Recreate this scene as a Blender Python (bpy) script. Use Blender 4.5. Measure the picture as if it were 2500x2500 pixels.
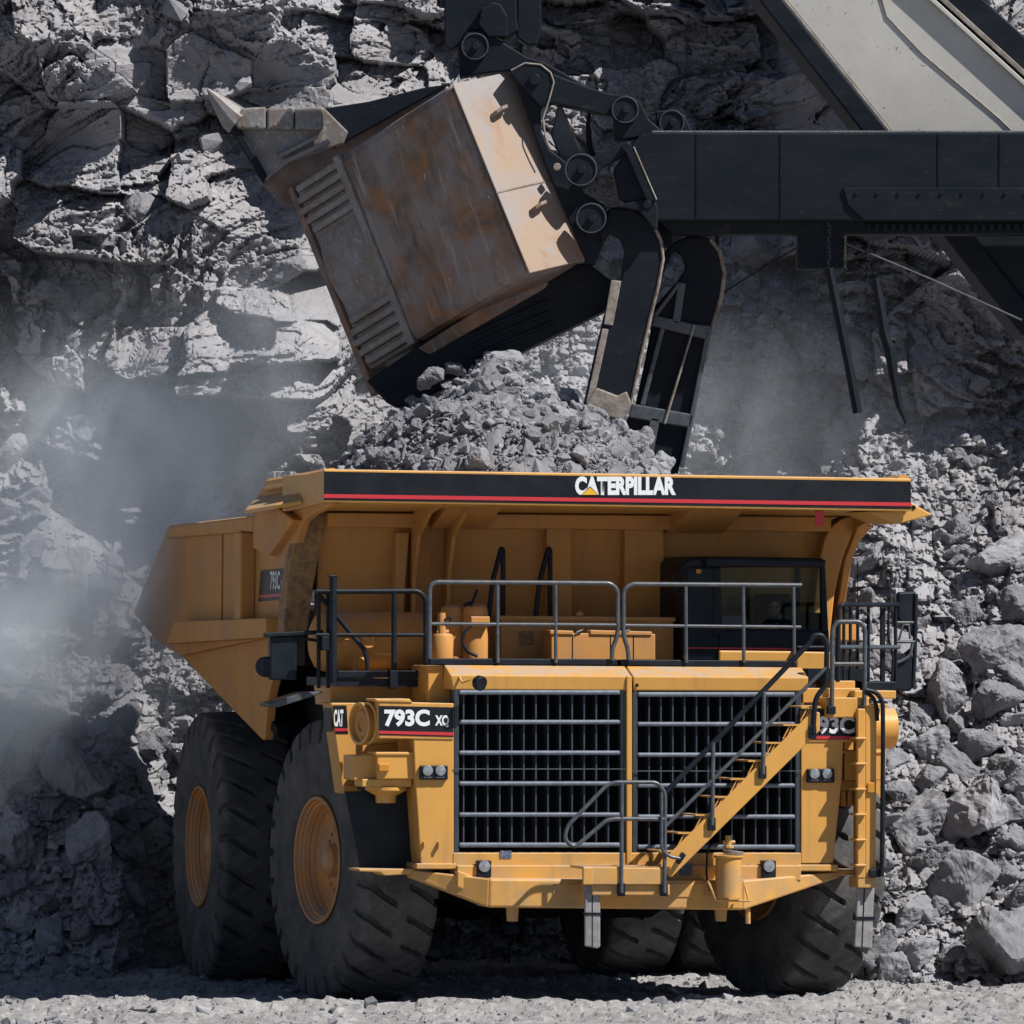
import bpy, bmesh, math, random
import numpy as np
from mathutils import Vector, Matrix

for o in list(bpy.data.objects):
    bpy.data.objects.remove(o)
SC = bpy.context.scene
COL = SC.collection
R = math.radians

# ------------------------------------------------------------------ camera
FPX, HOR, EYE, DIST = 19500.0, 1440.0, 5.2, 100.0      # focal length and horizon row in photo pixels, eye height, metres to the grille
TH = math.atan((HOR - 1250) / FPX)
cam_d = bpy.data.cameras.new('camera')
cam = bpy.data.objects.new('camera', cam_d)
COL.objects.link(cam)
cam.location = (0, -DIST, EYE)
cam.rotation_euler = (math.pi / 2 + TH, 0, 0)
cam_d.sensor_width = 36.0
cam_d.lens = 36.0 * FPX / 2500.0
cam_d.clip_start = 1.0
cam_d.clip_end = 2000.0
SC.camera = cam

# ------------------------------------------------------------------ world, sun, exposure
SUN = Vector((0.56, -0.272, 0.783)).normalized()       # towards the sun
world = bpy.data.worlds.new('World')
SC.world = world
world.use_nodes = True
wn = world.node_tree.nodes
sky = wn.new('ShaderNodeTexSky')
sky.sky_type = 'NISHITA'
sky.sun_disc = False
sky.sun_elevation = math.asin(SUN.z)
sky.sun_rotation = math.atan2(SUN.x, SUN.y)
sky.altitude = 3500.0
sky.air_density = 1.0
sky.dust_density = 0.2
sky.ozone_density = 2.0
world.node_tree.links.new(sky.outputs[0], wn['Background'].inputs[0])
wn['Background'].inputs[1].default_value = 0.05
sun_d = bpy.data.lights.new('sun', 'SUN')
sun_d.energy = 5.0
sun_d.angle = R(0.5)
sun_d.color = (1.0, 0.955, 0.89)
sun_o = bpy.data.objects.new('sun', sun_d)
COL.objects.link(sun_o)
sun_o.rotation_euler = SUN.to_track_quat('Z', 'Y').to_euler()
sun_o.location = (30, -20, 60)
SC.view_settings.view_transform = 'Standard'
SC.view_settings.look = 'None'
SC.view_settings.exposure = 0.42
SC.view_settings.gamma = 1.0
SC.render.engine = 'CYCLES'
SC.cycles.use_denoising = True
SC.cycles.max_bounces = 6
SC.cycles.diffuse_bounces = 3
SC.cycles.volume_bounces = 1
SC.cycles.transparent_max_bounces = 8

# ------------------------------------------------------------------ pixel -> place
CAM = np.array([0, -DIST, EYE])
def ray(u, v):
    x, z = (u - 1250) / FPX, -(v - 1250) / FPX
    return np.array([x, math.cos(TH) - z * math.sin(TH), math.sin(TH) + z * math.cos(TH)])
def W(u, v, y):                       # the point on the world plane at depth y
    d = ray(u, v)
    return Vector(CAM + d * ((y - CAM[1]) / d[1]))
PSI, ROLL = R(14.0), R(0.45)
TRUCK_AT = Vector(((1535 - 1250) / FPX * DIST, 0, 0))
TM = Matrix.Translation(TRUCK_AT) @ Matrix.Rotation(PSI, 4, 'Z') @ Matrix.Rotation(ROLL, 4, 'Y')
TI = np.array(TM.inverted())
TC = TI[:3, :3] @ CAM + TI[:3, 3]
def T(u, v, val, axis=1):             # truck space: X to its left side, Y backwards from the grille, Z up
    d = TI[:3, :3] @ ray(u, v)
    return Vector(TC + d * ((val - TC[axis]) / d[axis]))

# ------------------------------------------------------------------ mesh helpers
class G:
    def __init__(s): s.v = []; s.f = []
    def add(s, vs, fs):
        n = len(s.v); s.v += [tuple(p) for p in vs]; s.f += [tuple(i + n for i in f) for f in fs]; return s
    def box(s, x0, x1, y0, y1, z0, z1):
        x0, x1 = min(x0, x1), max(x0, x1); y0, y1 = min(y0, y1), max(y0, y1); z0, z1 = min(z0, z1), max(z0, z1)
        return s.add([(x0, y0, z0), (x1, y0, z0), (x1, y1, z0), (x0, y1, z0), (x0, y0, z1), (x1, y0, z1), (x1, y1, z1), (x0, y1, z1)],
                     [(0, 3, 2, 1), (4, 5, 6, 7), (0, 1, 5, 4), (1, 2, 6, 5), (2, 3, 7, 6), (3, 0, 4, 7)])
    def prism(s, pts, off):           # closed outline swept along off
        off = Vector(off); pts = [Vector(p) for p in pts]; n = len(pts)
        nrm = Vector((0, 0, 0))
        for i in range(n): nrm += (pts[i] - pts[0]).cross(pts[(i + 1) % n] - pts[0])
        if nrm.dot(off) > 0: pts = pts[::-1]
        return s.add(pts + [p + off for p in pts],
                     [tuple(range(n)), tuple(range(2 * n - 1, n - 1, -1))] + [(i, i + n, (i + 1) % n + n, (i + 1) % n) for i in range(n)])
    def hexa(s, c8):                  # eight corners: four near (ccw), four far
        return s.add(c8, [(0, 1, 2, 3), (7, 6, 5, 4), (0, 4, 5, 1), (1, 5, 6, 2), (2, 6, 7, 3), (3, 7, 4, 0)])
    def tube(s, path, r, n=8, cap=True):
        P = [Vector(p) for p in path]; m = len(P); rings = []
        t = (P[1] - P[0]).normalized()
        a = t.cross(Vector((0, 0, 1)) if abs(t.z) < .9 else Vector((1, 0, 0))).normalized()
        for i in range(m):
            t = ((P[min(i + 1, m - 1)] - P[i]).normalized() + (P[i] - P[max(i - 1, 0)]).normalized()).normalized()
            a = (a - t * a.dot(t)).normalized(); b = t.cross(a)
            rr = r[i] if hasattr(r, '__len__') else r
            rings.append([P[i] + (a * math.cos(q * 2 * math.pi / n) + b * math.sin(q * 2 * math.pi / n)) * rr for q in range(n)])
        vs = [p for ring in rings for p in ring]
        fs = [(i * n + q, i * n + (q + 1) % n, (i + 1) * n + (q + 1) % n, (i + 1) * n + q) for i in range(m - 1) for q in range(n)]
        if cap: fs += [tuple(range(n))[::-1], tuple((m - 1) * n + q for q in range(n))]
        return s.add(vs, fs)
    def lathe(s, prof, c, ax, n=40, closed=False):   # prof: (along axis, radius)
        ax = Vector(ax).normalized(); c = Vector(c)
        a = ax.cross(Vector((0, 0, 1)) if abs(ax.z) < .9 else Vector((1, 0, 0))).normalized(); b = ax.cross(a)
        vs = [c + ax * h + (a * math.cos(q * 2 * math.pi / n) + b * math.sin(q * 2 * math.pi / n)) * r for h, r in prof for q in range(n)]
        m = len(prof)
        fs = [(i * n + q, (i + 1) % m * n + q, (i + 1) % m * n + (q + 1) % n, i * n + (q + 1) % n) for i in range(m if closed else m - 1) for q in range(n)]
        return s.add(vs, fs)
    def disc(s, c, ax, r, h, n=32, bev=0.15):        # a solid round boss from c along ax
        e = min(r, abs(h)) * bev
        return s.lathe([(0, 0.001), (0, r), (h - e, r), (h, r - e), (h, 0.001)], c, ax, n)

def mesh_obj(name, me, mat=None, parent=None):
    o = bpy.data.objects.new(name, me); COL.objects.link(o)
    if mat and not me.materials: me.materials.append(mat)
    if parent: o.parent = parent
    return o
def obj(name, g, mat, parent=None, bevel=0.0, smooth=False, ang=35):
    me = bpy.data.meshes.new(name); me.from_pydata(g.v, [], g.f); me.update()
    bm = bmesh.new(); bm.from_mesh(me); bmesh.ops.recalc_face_normals(bm, faces=bm.faces); bm.to_mesh(me); bm.free()
    o = mesh_obj(name, me, mat, parent)
    if smooth:
        me.polygons.foreach_set('use_smooth', np.ones(len(me.polygons), bool)); me.set_sharp_from_angle(angle=R(ang))
    if bevel:
        b = o.modifiers.new('bevel', 'BEVEL'); b.width = bevel; b.segments = 2; b.limit_method = 'ANGLE'; b.angle_limit = R(40)
    return o
def thing(name, label, cat, loc=(0, 0, 0), group=None):
    o = bpy.data.objects.new(name, None); COL.objects.link(o); o.location = loc; tag(o, label, cat, group); return o
def tag(o, label, cat, group=None, kind=None):
    if label: o['label'] = label
    if cat: o['category'] = cat
    if group: o['group'] = group
    if kind: o['kind'] = kind
    return o
def structure(o): o['kind'] = 'structure'; return o
def fast_mesh(name, V, F):            # V (n,3), F (m,k) all faces alike
    me = bpy.data.meshes.new(name); V = np.ascontiguousarray(V, np.float32); F = np.ascontiguousarray(F, np.int32); m, k = F.shape
    me.vertices.add(len(V)); me.vertices.foreach_set('co', V.ravel())
    me.loops.add(m * k); me.loops.foreach_set('vertex_index', F.ravel())
    me.polygons.add(m); me.polygons.foreach_set('loop_start', np.arange(0, m * k, k, dtype=np.int32))
    me.update(calc_edges=True); me.validate(); me.shade_flat(); return me
def arc(p, q, c, n=6):                # quadratic bend from p to q pulled to corner c
    p, q, c = Vector(p), Vector(q), Vector(c)
    return [p * (1 - t) ** 2 + c * 2 * t * (1 - t) + q * t * t for t in [i / n for i in range(n + 1)]]
def rounded(pts, r, n=5):             # a polyline with its corners bent round
    pts = [Vector(p) for p in pts]; out = [pts[0]]
    for i in range(1, len(pts) - 1):
        a, b, c = pts[i - 1], pts[i], pts[i + 1]
        e = min(r, (a - b).length * .45, (c - b).length * .45)
        out += arc(b + (a - b).normalized() * e, b + (c - b).normalized() * e, b, n)
    return out + [pts[-1]]

# ------------------------------------------------------------------ materials
def mat(name, col, rough=.6, metal=0.0, spec=.4, var=None, vscale=3.0, vlo=.4, vhi=.65, bump=0.0, bscale=30.0, var2=None, v2scale=12.0, v2lo=.55, v2hi=.7, stretch=(1, 1, 1), v2amt=1.0, vamt=1.0, bdist=.02, grime=0.0, each=0.0):
    m = bpy.data.materials.new(name); m.use_nodes = True; nt = m.node_tree; N = nt.nodes; L = nt.links; b = N['Principled BSDF']
    b.inputs['Roughness'].default_value = rough; b.inputs['Metallic'].default_value = metal; b.inputs['Specular IOR Level'].default_value = spec
    b.inputs['Base Color'].default_value = (*col, 1)
    tc = N.new('ShaderNodeTexCoord'); mp = N.new('ShaderNodeMapping'); mp.inputs['Scale'].default_value = stretch
    L.new(tc.outputs['Object'], mp.inputs[0])
    def layer(prev, c2, sc, lo, hi, det, amt):
        n = N.new('ShaderNodeTexNoise'); n.inputs['Scale'].default_value = sc; n.inputs['Detail'].default_value = det; n.inputs['Roughness'].default_value = .65
        L.new(mp.outputs[0], n.inputs['Vector'])
        r = N.new('ShaderNodeMapRange'); r.inputs[1].default_value = lo; r.inputs[2].default_value = hi; r.inputs[4].default_value = amt; L.new(n.outputs[0], r.inputs[0])
        x = N.new('ShaderNodeMix'); x.data_type = 'RGBA'; L.new(r.outputs[0], x.inputs[0])
        if prev is None: x.inputs[6].default_value = (*col, 1)
        else: L.new(prev, x.inputs[6])
        x.inputs[7].default_value = (*c2, 1); return x.outputs[2]
    c = None
    if var: c = layer(c, var, vscale, vlo, vhi, 6, vamt)
    if var2: c = layer(c, var2, v2scale, v2lo, v2hi, 8, v2amt)
    if each and c is not None:        # every stone a little lighter or darker than the next
        ge = N.new('ShaderNodeNewGeometry'); oi = N.new('ShaderNodeObjectInfo'); ad = N.new('ShaderNodeMath'); L.new(ge.outputs['Random Per Island'], ad.inputs[0]); L.new(oi.outputs['Random'], ad.inputs[1])
        fr_ = N.new('ShaderNodeMath'); fr_.operation = 'FRACT'; L.new(ad.outputs[0], fr_.inputs[0])
        mr = N.new('ShaderNodeMapRange'); mr.inputs[3].default_value = 1 - each; mr.inputs[4].default_value = 1 + each * .3; L.new(fr_.outputs[0], mr.inputs[0])
        vm = N.new('ShaderNodeVectorMath'); vm.operation = 'SCALE'; L.new(c, vm.inputs[0]); L.new(mr.outputs[0], vm.inputs['Scale']); c = vm.outputs[0]
    if grime and c is not None:       # settled dust on ledges, run-down streaks, road dirt low on the machine
        def mixin(prev, fac, c2):
            x = N.new('ShaderNodeMix'); x.data_type = 'RGBA'; L.new(fac, x.inputs[0]); L.new(prev, x.inputs[6]); x.inputs[7].default_value = (*c2, 1); return x.outputs[2]
        def fine(sc, lo, hi, amt, st=(1, 1, 1)):
            mq = N.new('ShaderNodeMapping'); mq.inputs['Scale'].default_value = st; L.new(tc.outputs['Object'], mq.inputs[0])
            n = N.new('ShaderNodeTexNoise'); n.inputs['Scale'].default_value = sc; n.inputs['Detail'].default_value = 6; L.new(mq.outputs[0], n.inputs['Vector'])
            r = N.new('ShaderNodeMapRange'); r.inputs[1].default_value = lo; r.inputs[2].default_value = hi; r.inputs[4].default_value = amt; L.new(n.outputs[0], r.inputs[0]); return r.outputs[0]
        def mul(a, b_):
            x = N.new('ShaderNodeMath'); x.operation = 'MULTIPLY'; L.new(a, x.inputs[0]); L.new(b_, x.inputs[1]); return x.outputs[0]
        c = mixin(c, fine(7, .55, .76, .28 * grime, (1, 1, .12)), (.20, .13, .07))
        sx = N.new('ShaderNodeSeparateXYZ'); L.new(tc.outputs['Object'], sx.inputs[0])
        lowr = N.new('ShaderNodeMapRange'); lowr.inputs[1].default_value = 2.3; lowr.inputs[2].default_value = 1.2; L.new(sx.outputs[2], lowr.inputs[0])
        c = mixin(c, mul(lowr.outputs[0], fine(3.5, .35, .65, .55 * grime)), (.30, .22, .16))
        ge = N.new('ShaderNodeNewGeometry'); sz = N.new('ShaderNodeSeparateXYZ'); L.new(ge.outputs['Normal'], sz.inputs[0])
        up = N.new('ShaderNodeMapRange'); up.inputs[1].default_value = .6; up.inputs[2].default_value = .95; L.new(sz.outputs[2], up.inputs[0])
        c = mixin(c, mul(up.outputs[0], fine(4, .3, .6, .7 * grime)), (.40, .36, .32))
    if c is not None: L.new(c, b.inputs['Base Color'])
    if bump:
        n = N.new('ShaderNodeTexNoise'); n.inputs['Scale'].default_value = bscale; n.inputs['Detail'].default_value = 8; n.inputs['Roughness'].default_value = .7
        L.new(tc.outputs['Object'], n.inputs['Vector'])
        bp = N.new('ShaderNodeBump'); bp.inputs['Strength'].default_value = bump; bp.inputs['Distance'].default_value = bdist
        L.new(n.outputs[0], bp.inputs['Height']); L.new(bp.outputs[0], b.inputs['Normal'])
    return m
M = {}
M['yellow'] = mat('yellow_paint', (.62, .32, .068), .42, spec=.45, var=(.55, .285, .075), vscale=1.3, vlo=.42, vhi=.7, var2=(.30, .21, .12), v2scale=9, v2lo=.62, v2hi=.8, v2amt=.55, bump=.05, bscale=60, grime=1.0)
M['yellow_dusty'] = mat('dusty_yellow_paint', (.58, .265, .058), .6, spec=.3, var=(.47, .235, .085), vscale=1.0, vlo=.38, vhi=.66, var2=(.30, .20, .13), v2scale=5, v2lo=.55, v2hi=.78, v2amt=.6, bump=.06, bscale=40, grime=1.0)
M['bumper_yellow'] = mat('chipped_yellow_paint', (.62, .32, .07), .5, spec=.4, var=(.47, .285, .11), vscale=2, vlo=.45, vhi=.7, var2=(.14, .085, .05), v2scale=24, v2lo=.64, v2hi=.70, v2amt=.8, bump=.08, bscale=60, grime=1.0)
M['body_rust'] = mat('rubbed_body_plate', (.34, .19, .07), .65, var=(.17, .10, .055), vscale=9, vlo=.42, vhi=.62, bump=.15, bscale=50)
M['orange'] = mat('orange_rim_paint', (.60, .235, .045), .5, var=(.38, .20, .09), vscale=2.5, vlo=.4, vhi=.68, bump=.04, grime=1.0)
M['rubber'] = mat('dusty_tyre_rubber', (.052, .053, .058), .85, spec=.2, var=(.13, .123, .118), vscale=2.2, vlo=.35, vhi=.68, var2=(.17, .16, .15), v2scale=28, v2lo=.56, v2hi=.72, v2amt=.6, bump=.5, bscale=22)
M['rubber_flap'] = mat('grey_rubber_strip', (.20, .195, .20), .8, var=(.30, .29, .29), vscale=7, bump=.2)
M['dark'] = mat('dark_painted_steel', (.006, .010, .017), .45, spec=.22, var=(.014, .018, .025), vscale=4, bump=.05)
M['grille'] = mat('dark_grille_steel', (.026, .034, .048), .38, spec=.6, var=(.045, .052, .062), vscale=6)
M['grille_fin'] = mat('grille_fin_steel', (.030, .040, .056), .4, spec=.5, var=(.05, .06, .075), vscale=6)
M['grille_bar'] = mat('pale_grille_bar', (.10, .125, .17), .35, spec=.6, var=(.16, .19, .23), vscale=9)  # bars in a lighter blue-grey than the fins
M['rail'] = mat('grey_blue_rail_steel', (.045, .058, .080), .38, spec=.6, var=(.09, .095, .10), vscale=12)
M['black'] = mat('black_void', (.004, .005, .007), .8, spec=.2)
M['panel_black'] = mat('black_decal', (.008, .010, .015), .4, spec=.25, var=(.016, .018, .022), vscale=3)
M['red'] = mat('red_stripe', (.52, .035, .045), .4)
M['white'] = mat('white_lettering', (.74, .77, .80), .4)
M['gold'] = mat('gold_triangle', (.75, .42, .03), .4)
M['amber'] = mat('amber_lens', (.50, .22, .03), .3)
M['chrome'] = mat('lamp_reflector', (.24, .26, .29), .2, metal=.4, var=(.42, .44, .47), vscale=25)
M['ink'] = mat('blue_label', (.03, .05, .12), .5, var=(.2, .22, .26), vscale=30)
M['shovel'] = mat('dark_shovel_steel', (.006, .010, .017), .55, spec=.16, var=(.013, .017, .024), vscale=2.0, vlo=.4, vhi=.7, var2=(.07, .052, .034), v2scale=9, v2lo=.60, v2hi=.78, v2amt=.6, bump=.2, bscale=30, stretch=(.45, 1, 1.3))
M['edge'] = mat('worn_bright_edge', (.30, .27, .24), .6, var=(.14, .11, .085), vscale=6, bump=.3)
M['boom'] = mat('weathered_white_boom', (.50, .49, .46), .5, var=(.40, .385, .35), vscale=.8, vlo=.35, vhi=.7, var2=(.12, .085, .05), v2scale=14, v2lo=.64, v2hi=.69, v2amt=.8, bump=.04)
M['rock'] = mat('grey_broken_rock', (.285, .288, .312), .9, spec=.15, var=(.205, .207, .23), vscale=1.6, vlo=.35, vhi=.65, var2=(.38, .38, .395), v2scale=7, v2lo=.5, v2hi=.75, v2amt=.7, bump=.55, bscale=7, bdist=.06, each=.36)
M['cliff'] = mat('grey_blasted_cliff', (.295, .295, .318), .92, spec=.12, var=(.215, .205, .215), vscale=.45, vlo=.38, vhi=.66, var2=(.42, .41, .405), v2scale=2.5, v2lo=.5, v2hi=.75, v2amt=.7, bump=.6, bscale=6, bdist=.05)
M['gravel'] = mat('pale_gravel_floor', (.31, .306, .308), .95, spec=.1, var=(.20, .197, .20), vscale=.8, vlo=.35, vhi=.65, var2=(.46, .45, .445), v2scale=9, v2lo=.5, v2hi=.72, v2amt=.7, bump=.8, bscale=14, bdist=.04)
M['cloth'] = mat('dark_work_shirt', (.02, .024, .035), .9)
M['skin'] = mat('tanned_skin', (.36, .19, .125), .55)
M['hair'] = mat('dark_hair', (.015, .011, .009), .7)
M['paper'] = mat('pink_paper', (.5, .34, .33), .7)
# worn dipper plate: rust, dark scale and bare grey scratches
def rusty(name, pale):
    m = bpy.data.materials.new(name); m.use_nodes = True; nt = m.node_tree; N = nt.nodes; L = nt.links; b = N['Principled BSDF']
    b.inputs['Roughness'].default_value = .6; b.inputs['Specular IOR Level'].default_value = .35
    tc = N.new('ShaderNodeTexCoord')
    tilt = N.new('ShaderNodeMapping'); tilt.inputs['Rotation'].default_value = (0, R(22), 0); L.new(tc.outputs['Object'], tilt.inputs[0])
    def noise(sc, det, st=(1, 1, 1), dist=0.0):
        mp = N.new('ShaderNodeMapping'); mp.inputs['Scale'].default_value = st; L.new(tilt.outputs[0], mp.inputs[0])
        n = N.new('ShaderNodeTexNoise'); n.inputs['Scale'].default_value = sc; n.inputs['Detail'].default_value = det; n.inputs['Roughness'].default_value = .65; n.inputs['Distortion'].default_value = dist
        L.new(mp.outputs[0], n.inputs['Vector']); return n.outputs[0]
    def mix(a, c, f, lo, hi, amt=1.0):
        r = N.new('ShaderNodeMapRange'); r.inputs[1].default_value = lo; r.inputs[2].default_value = hi; r.inputs[4].default_value = amt; L.new(f, r.inputs[0])
        x = N.new('ShaderNodeMix'); x.data_type = 'RGBA'; L.new(r.outputs[0], x.inputs[0])
        if isinstance(a, tuple): x.inputs[6].default_value = (*a, 1)
        else: L.new(a, x.inputs[6])
        x.inputs[7].default_value = (*c, 1); return x.outputs[2]
    if pale:
        c = mix((.31, .225, .16), (.265, .245, .245), noise(1.2, 5), .38, .58)
        c = mix(c, (.27, .13, .055), noise(1.7, 7, (1, 1, .6), .5), .52, .70, .8)
        c = mix(c, (.10, .085, .075), noise(22, 6), .66, .72, .7)
    else:
        c = mix((.25, .12, .05), (.12, .088, .07), noise(1.6, 7, dist=.6), .40, .56)
        c = mix(c, (.215, .20, .205), noise(1.1, 6), .40, .58, .85)
        c = mix(c, (.30, .285, .28), noise(9, 8, (1, 1, .10), .3), .56, .68, .75)
        c = mix(c, (.055, .045, .04), noise(6, 8, (1, 1, .16), .4), .60, .70, .7)
        c = mix(c, (.50, .48, .46), noise(13, 8, (1, 1, .16), .6), .66, .70, .9)
    L.new(c, b.inputs['Base Color'])
    bp = N.new('ShaderNodeBump'); bp.inputs['Strength'].default_value = .3; bp.inputs['Distance'].default_value = .02
    L.new(noise(16, 8, (1, 1, .5)), bp.inputs['Height']); L.new(bp.outputs[0], b.inputs['Normal'])
    return m
M['rust'] = rusty('rusted_scratched_steel', False)
M['rust_pale'] = rusty('pale_rusty_steel', True)  # the paler rust mix, for the dipper's back plate
M['wear'] = mat('grey_wear_steel', (.20, .20, .21), .5, spec=.45, var=(.16, .125, .10), vscale=3, var2=(.42, .40, .39), v2scale=14, v2amt=.7, bump=.3, bscale=20)
g = bpy.data.materials.new('tinted_cab_glass'); g.use_nodes = True
nt = g.node_tree; nt.nodes.remove(nt.nodes['Principled BSDF'])
tr = nt.nodes.new('ShaderNodeBsdfTransparent'); tr.inputs[0].default_value = (.72, .80, .84, 1)
gl = nt.nodes.new('ShaderNodeBsdfGlossy'); gl.inputs['Roughness'].default_value = .03
fr = nt.nodes.new('ShaderNodeFresnel'); fr.inputs[0].default_value = 1.22
mx = nt.nodes.new('ShaderNodeMixShader')
nt.links.new(fr.outputs[0], mx.inputs[0]); nt.links.new(tr.outputs[0], mx.inputs[1]); nt.links.new(gl.outputs[0], mx.inputs[2]); nt.links.new(mx.outputs[0], nt.nodes['Material Output'].inputs[0])
M['glass'] = g

# ------------------------------------------------------------------ noise
def h2(ix, iy, s):
    h = (ix.astype(np.int64) * 374761393 + iy.astype(np.int64) * 668265263 + s * 2147483647 + 1013904223) & 0xffffffff
    h = ((h ^ (h >> 13)) * 1274126177) & 0xffffffff
    h = ((h ^ (h >> 16)) * 2246822519) & 0xffffffff
    return ((h ^ (h >> 13)) & 0xffffff) / float(0x1000000)
def vn(x, y, s=0):
    ix, iy = np.floor(x), np.floor(y); fx, fy = x - ix, y - iy
    fx = fx * fx * (3 - 2 * fx); fy = fy * fy * (3 - 2 * fy)
    a, b, c, d = h2(ix, iy, s), h2(ix + 1, iy, s), h2(ix, iy + 1, s), h2(ix + 1, iy + 1, s)
    return (a * (1 - fx) + b * fx) * (1 - fy) + (c * (1 - fx) + d * fx) * fy - .5
def fbm(x, y, s=0, o=4, g=.5):
    t = 0; a = 1.0; f = 1.0
    for i in range(o): t = t + a * vn(x * f, y * f, s + i * 17); a *= g; f *= 2.03
    return t
def facets(x, y, s, tilt=1.0, crack=0.12, cdepth=.5):
    # blocks of a cracked face: every cell has its own height and tilt, the joints are sunk
    ix, iy = np.floor(x), np.floor(y)
    d1 = np.full(x.shape, 9.); d2 = np.full(x.shape, 9.); out = np.zeros(x.shape)
    for dx in (-1, 0, 1):
        for dy in (-1, 0, 1):
            cx, cy = ix + dx, iy + dy
            px = cx + .14 + .72 * h2(cx, cy, s); py = cy + .14 + .72 * h2(cx, cy, s + 1)
            ex, ey = x - px, y - py
            d = np.maximum(np.abs(ex), np.abs(ey)) * .82 + np.sqrt(ex * ex + ey * ey) * .18
            val = (h2(cx, cy, s + 2) - .5) * 1.4 + tilt * ((h2(cx, cy, s + 3) - .5) * 2 * ex + (h2(cx, cy, s + 4) - .62) * 2 * ey)
            near = d < d1
            d2 = np.where(near, d1, np.minimum(d2, d)); out = np.where(near, val, out); d1 = np.where(near, d, d1)
    return out - cdepth * np.clip(1 - (d2 - d1) / crack, 0, 1)
def sstep(a, b, x): t = np.clip((x - a) / (b - a), 0, 1); return t * t * (3 - 2 * t)

# ------------------------------------------------------------------ pit floor
rng = random.Random(7); nrng = np.random.default_rng(7)
def grid_faces(nx, ny):
    a = (np.arange(ny - 1)[:, None] * nx + np.arange(nx - 1)[None, :]).ravel()
    return np.stack([a, a + 1, a + 1 + nx, a + nx], 1)
def ground_z(x, y):
    r = fbm(x * .35, y * .35, 5, 3) * .07 + fbm(x * 1.3, y * 2.2, 9, 4) * .10
    r = r + .11 * np.clip(facets(x * 6 + .6 * fbm(x * 3, y * 3, 3), y * 4, 31, .5, .2, .3), -.3, 1) * .5
    r = r + .13 * np.exp(-((y + 1.3 + .5 * np.sin(x * .9)) / .8) ** 2) - .05 * np.exp(-((y + 4) / 1.2) ** 2)
    edge = sstep(13, 10, np.abs(x)) * sstep(-13, -9, y) * sstep(17, 12, y)
    return (r - .02) * edge
nx, ny = 640, 440
gx, gy = np.meshgrid(np.linspace(-13, 13, nx), np.concatenate([np.linspace(-13, -7, 60), np.linspace(-6.95, 3, 300), np.linspace(3.1, 17, 80)]))
gz = ground_z(gx, gy)
me = fast_mesh('ground', np.stack([gx.ravel(), gy.ravel(), gz.ravel()], 1), grid_faces(nx, ny))
ground = structure(mesh_obj('ground', me, M['gravel']))
far = G().add([(-900, -900, -.03), (900, -900, -.03), (900, 900, -.03), (-900, 900, -.03)], [(0, 1, 2, 3)])
structure(obj('pit_floor', far, M['gravel']))

# ------------------------------------------------------------------ blasted rock face with the rubble slope at its foot
def base_y(x, z):
    wob = fbm(x * .5, z * .4, 77, 3) * .8
    wall0 = np.interp(x, [-9, -5, -2, 2, 4, 5.2, 6.5, 9], [14.6, 15.6, 16.8, 19.5, 19.5, 16.5, 15.2, 14.4])
    side = np.where(x > 0, 5.6, 8.2) + z / .80 + .018 * z * z            # the heap on either side of the truck
    back = np.maximum(side, 11.9 + z / 1.35)                              # dug out behind it
    gap = np.where(x > 0, 4.7 - x + .05 * z, x + 5.4 + .05 * z) + .35 * fbm(x * .3, z * .9, 78, 2)
    yt = np.minimum(side + np.maximum(gap, 0) * 3.6, back) + wob
    yw = wall0 + z / 7.0 + fbm(x * .22, z * .22, 40, 3) * 2.6
    k = 1.1; hh = np.clip(.5 + .5 * (yw - yt) / k, 0, 1)
    y = yw * (1 - hh) + yt * hh - k * hh * (1 - hh)
    tal = sstep(-.6, 1.2, yw - yt)
    return y, tal
def gaus(x, z, cx, cz, sx, sz): return np.exp(-((x - cx) / sx) ** 2 - ((z - cz) / sz) ** 2)
def px2x(u, d=116): return (u - 1250) / FPX * d
def px2z(v, d=116): return EYE + (HOR - v) / FPX * d
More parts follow.
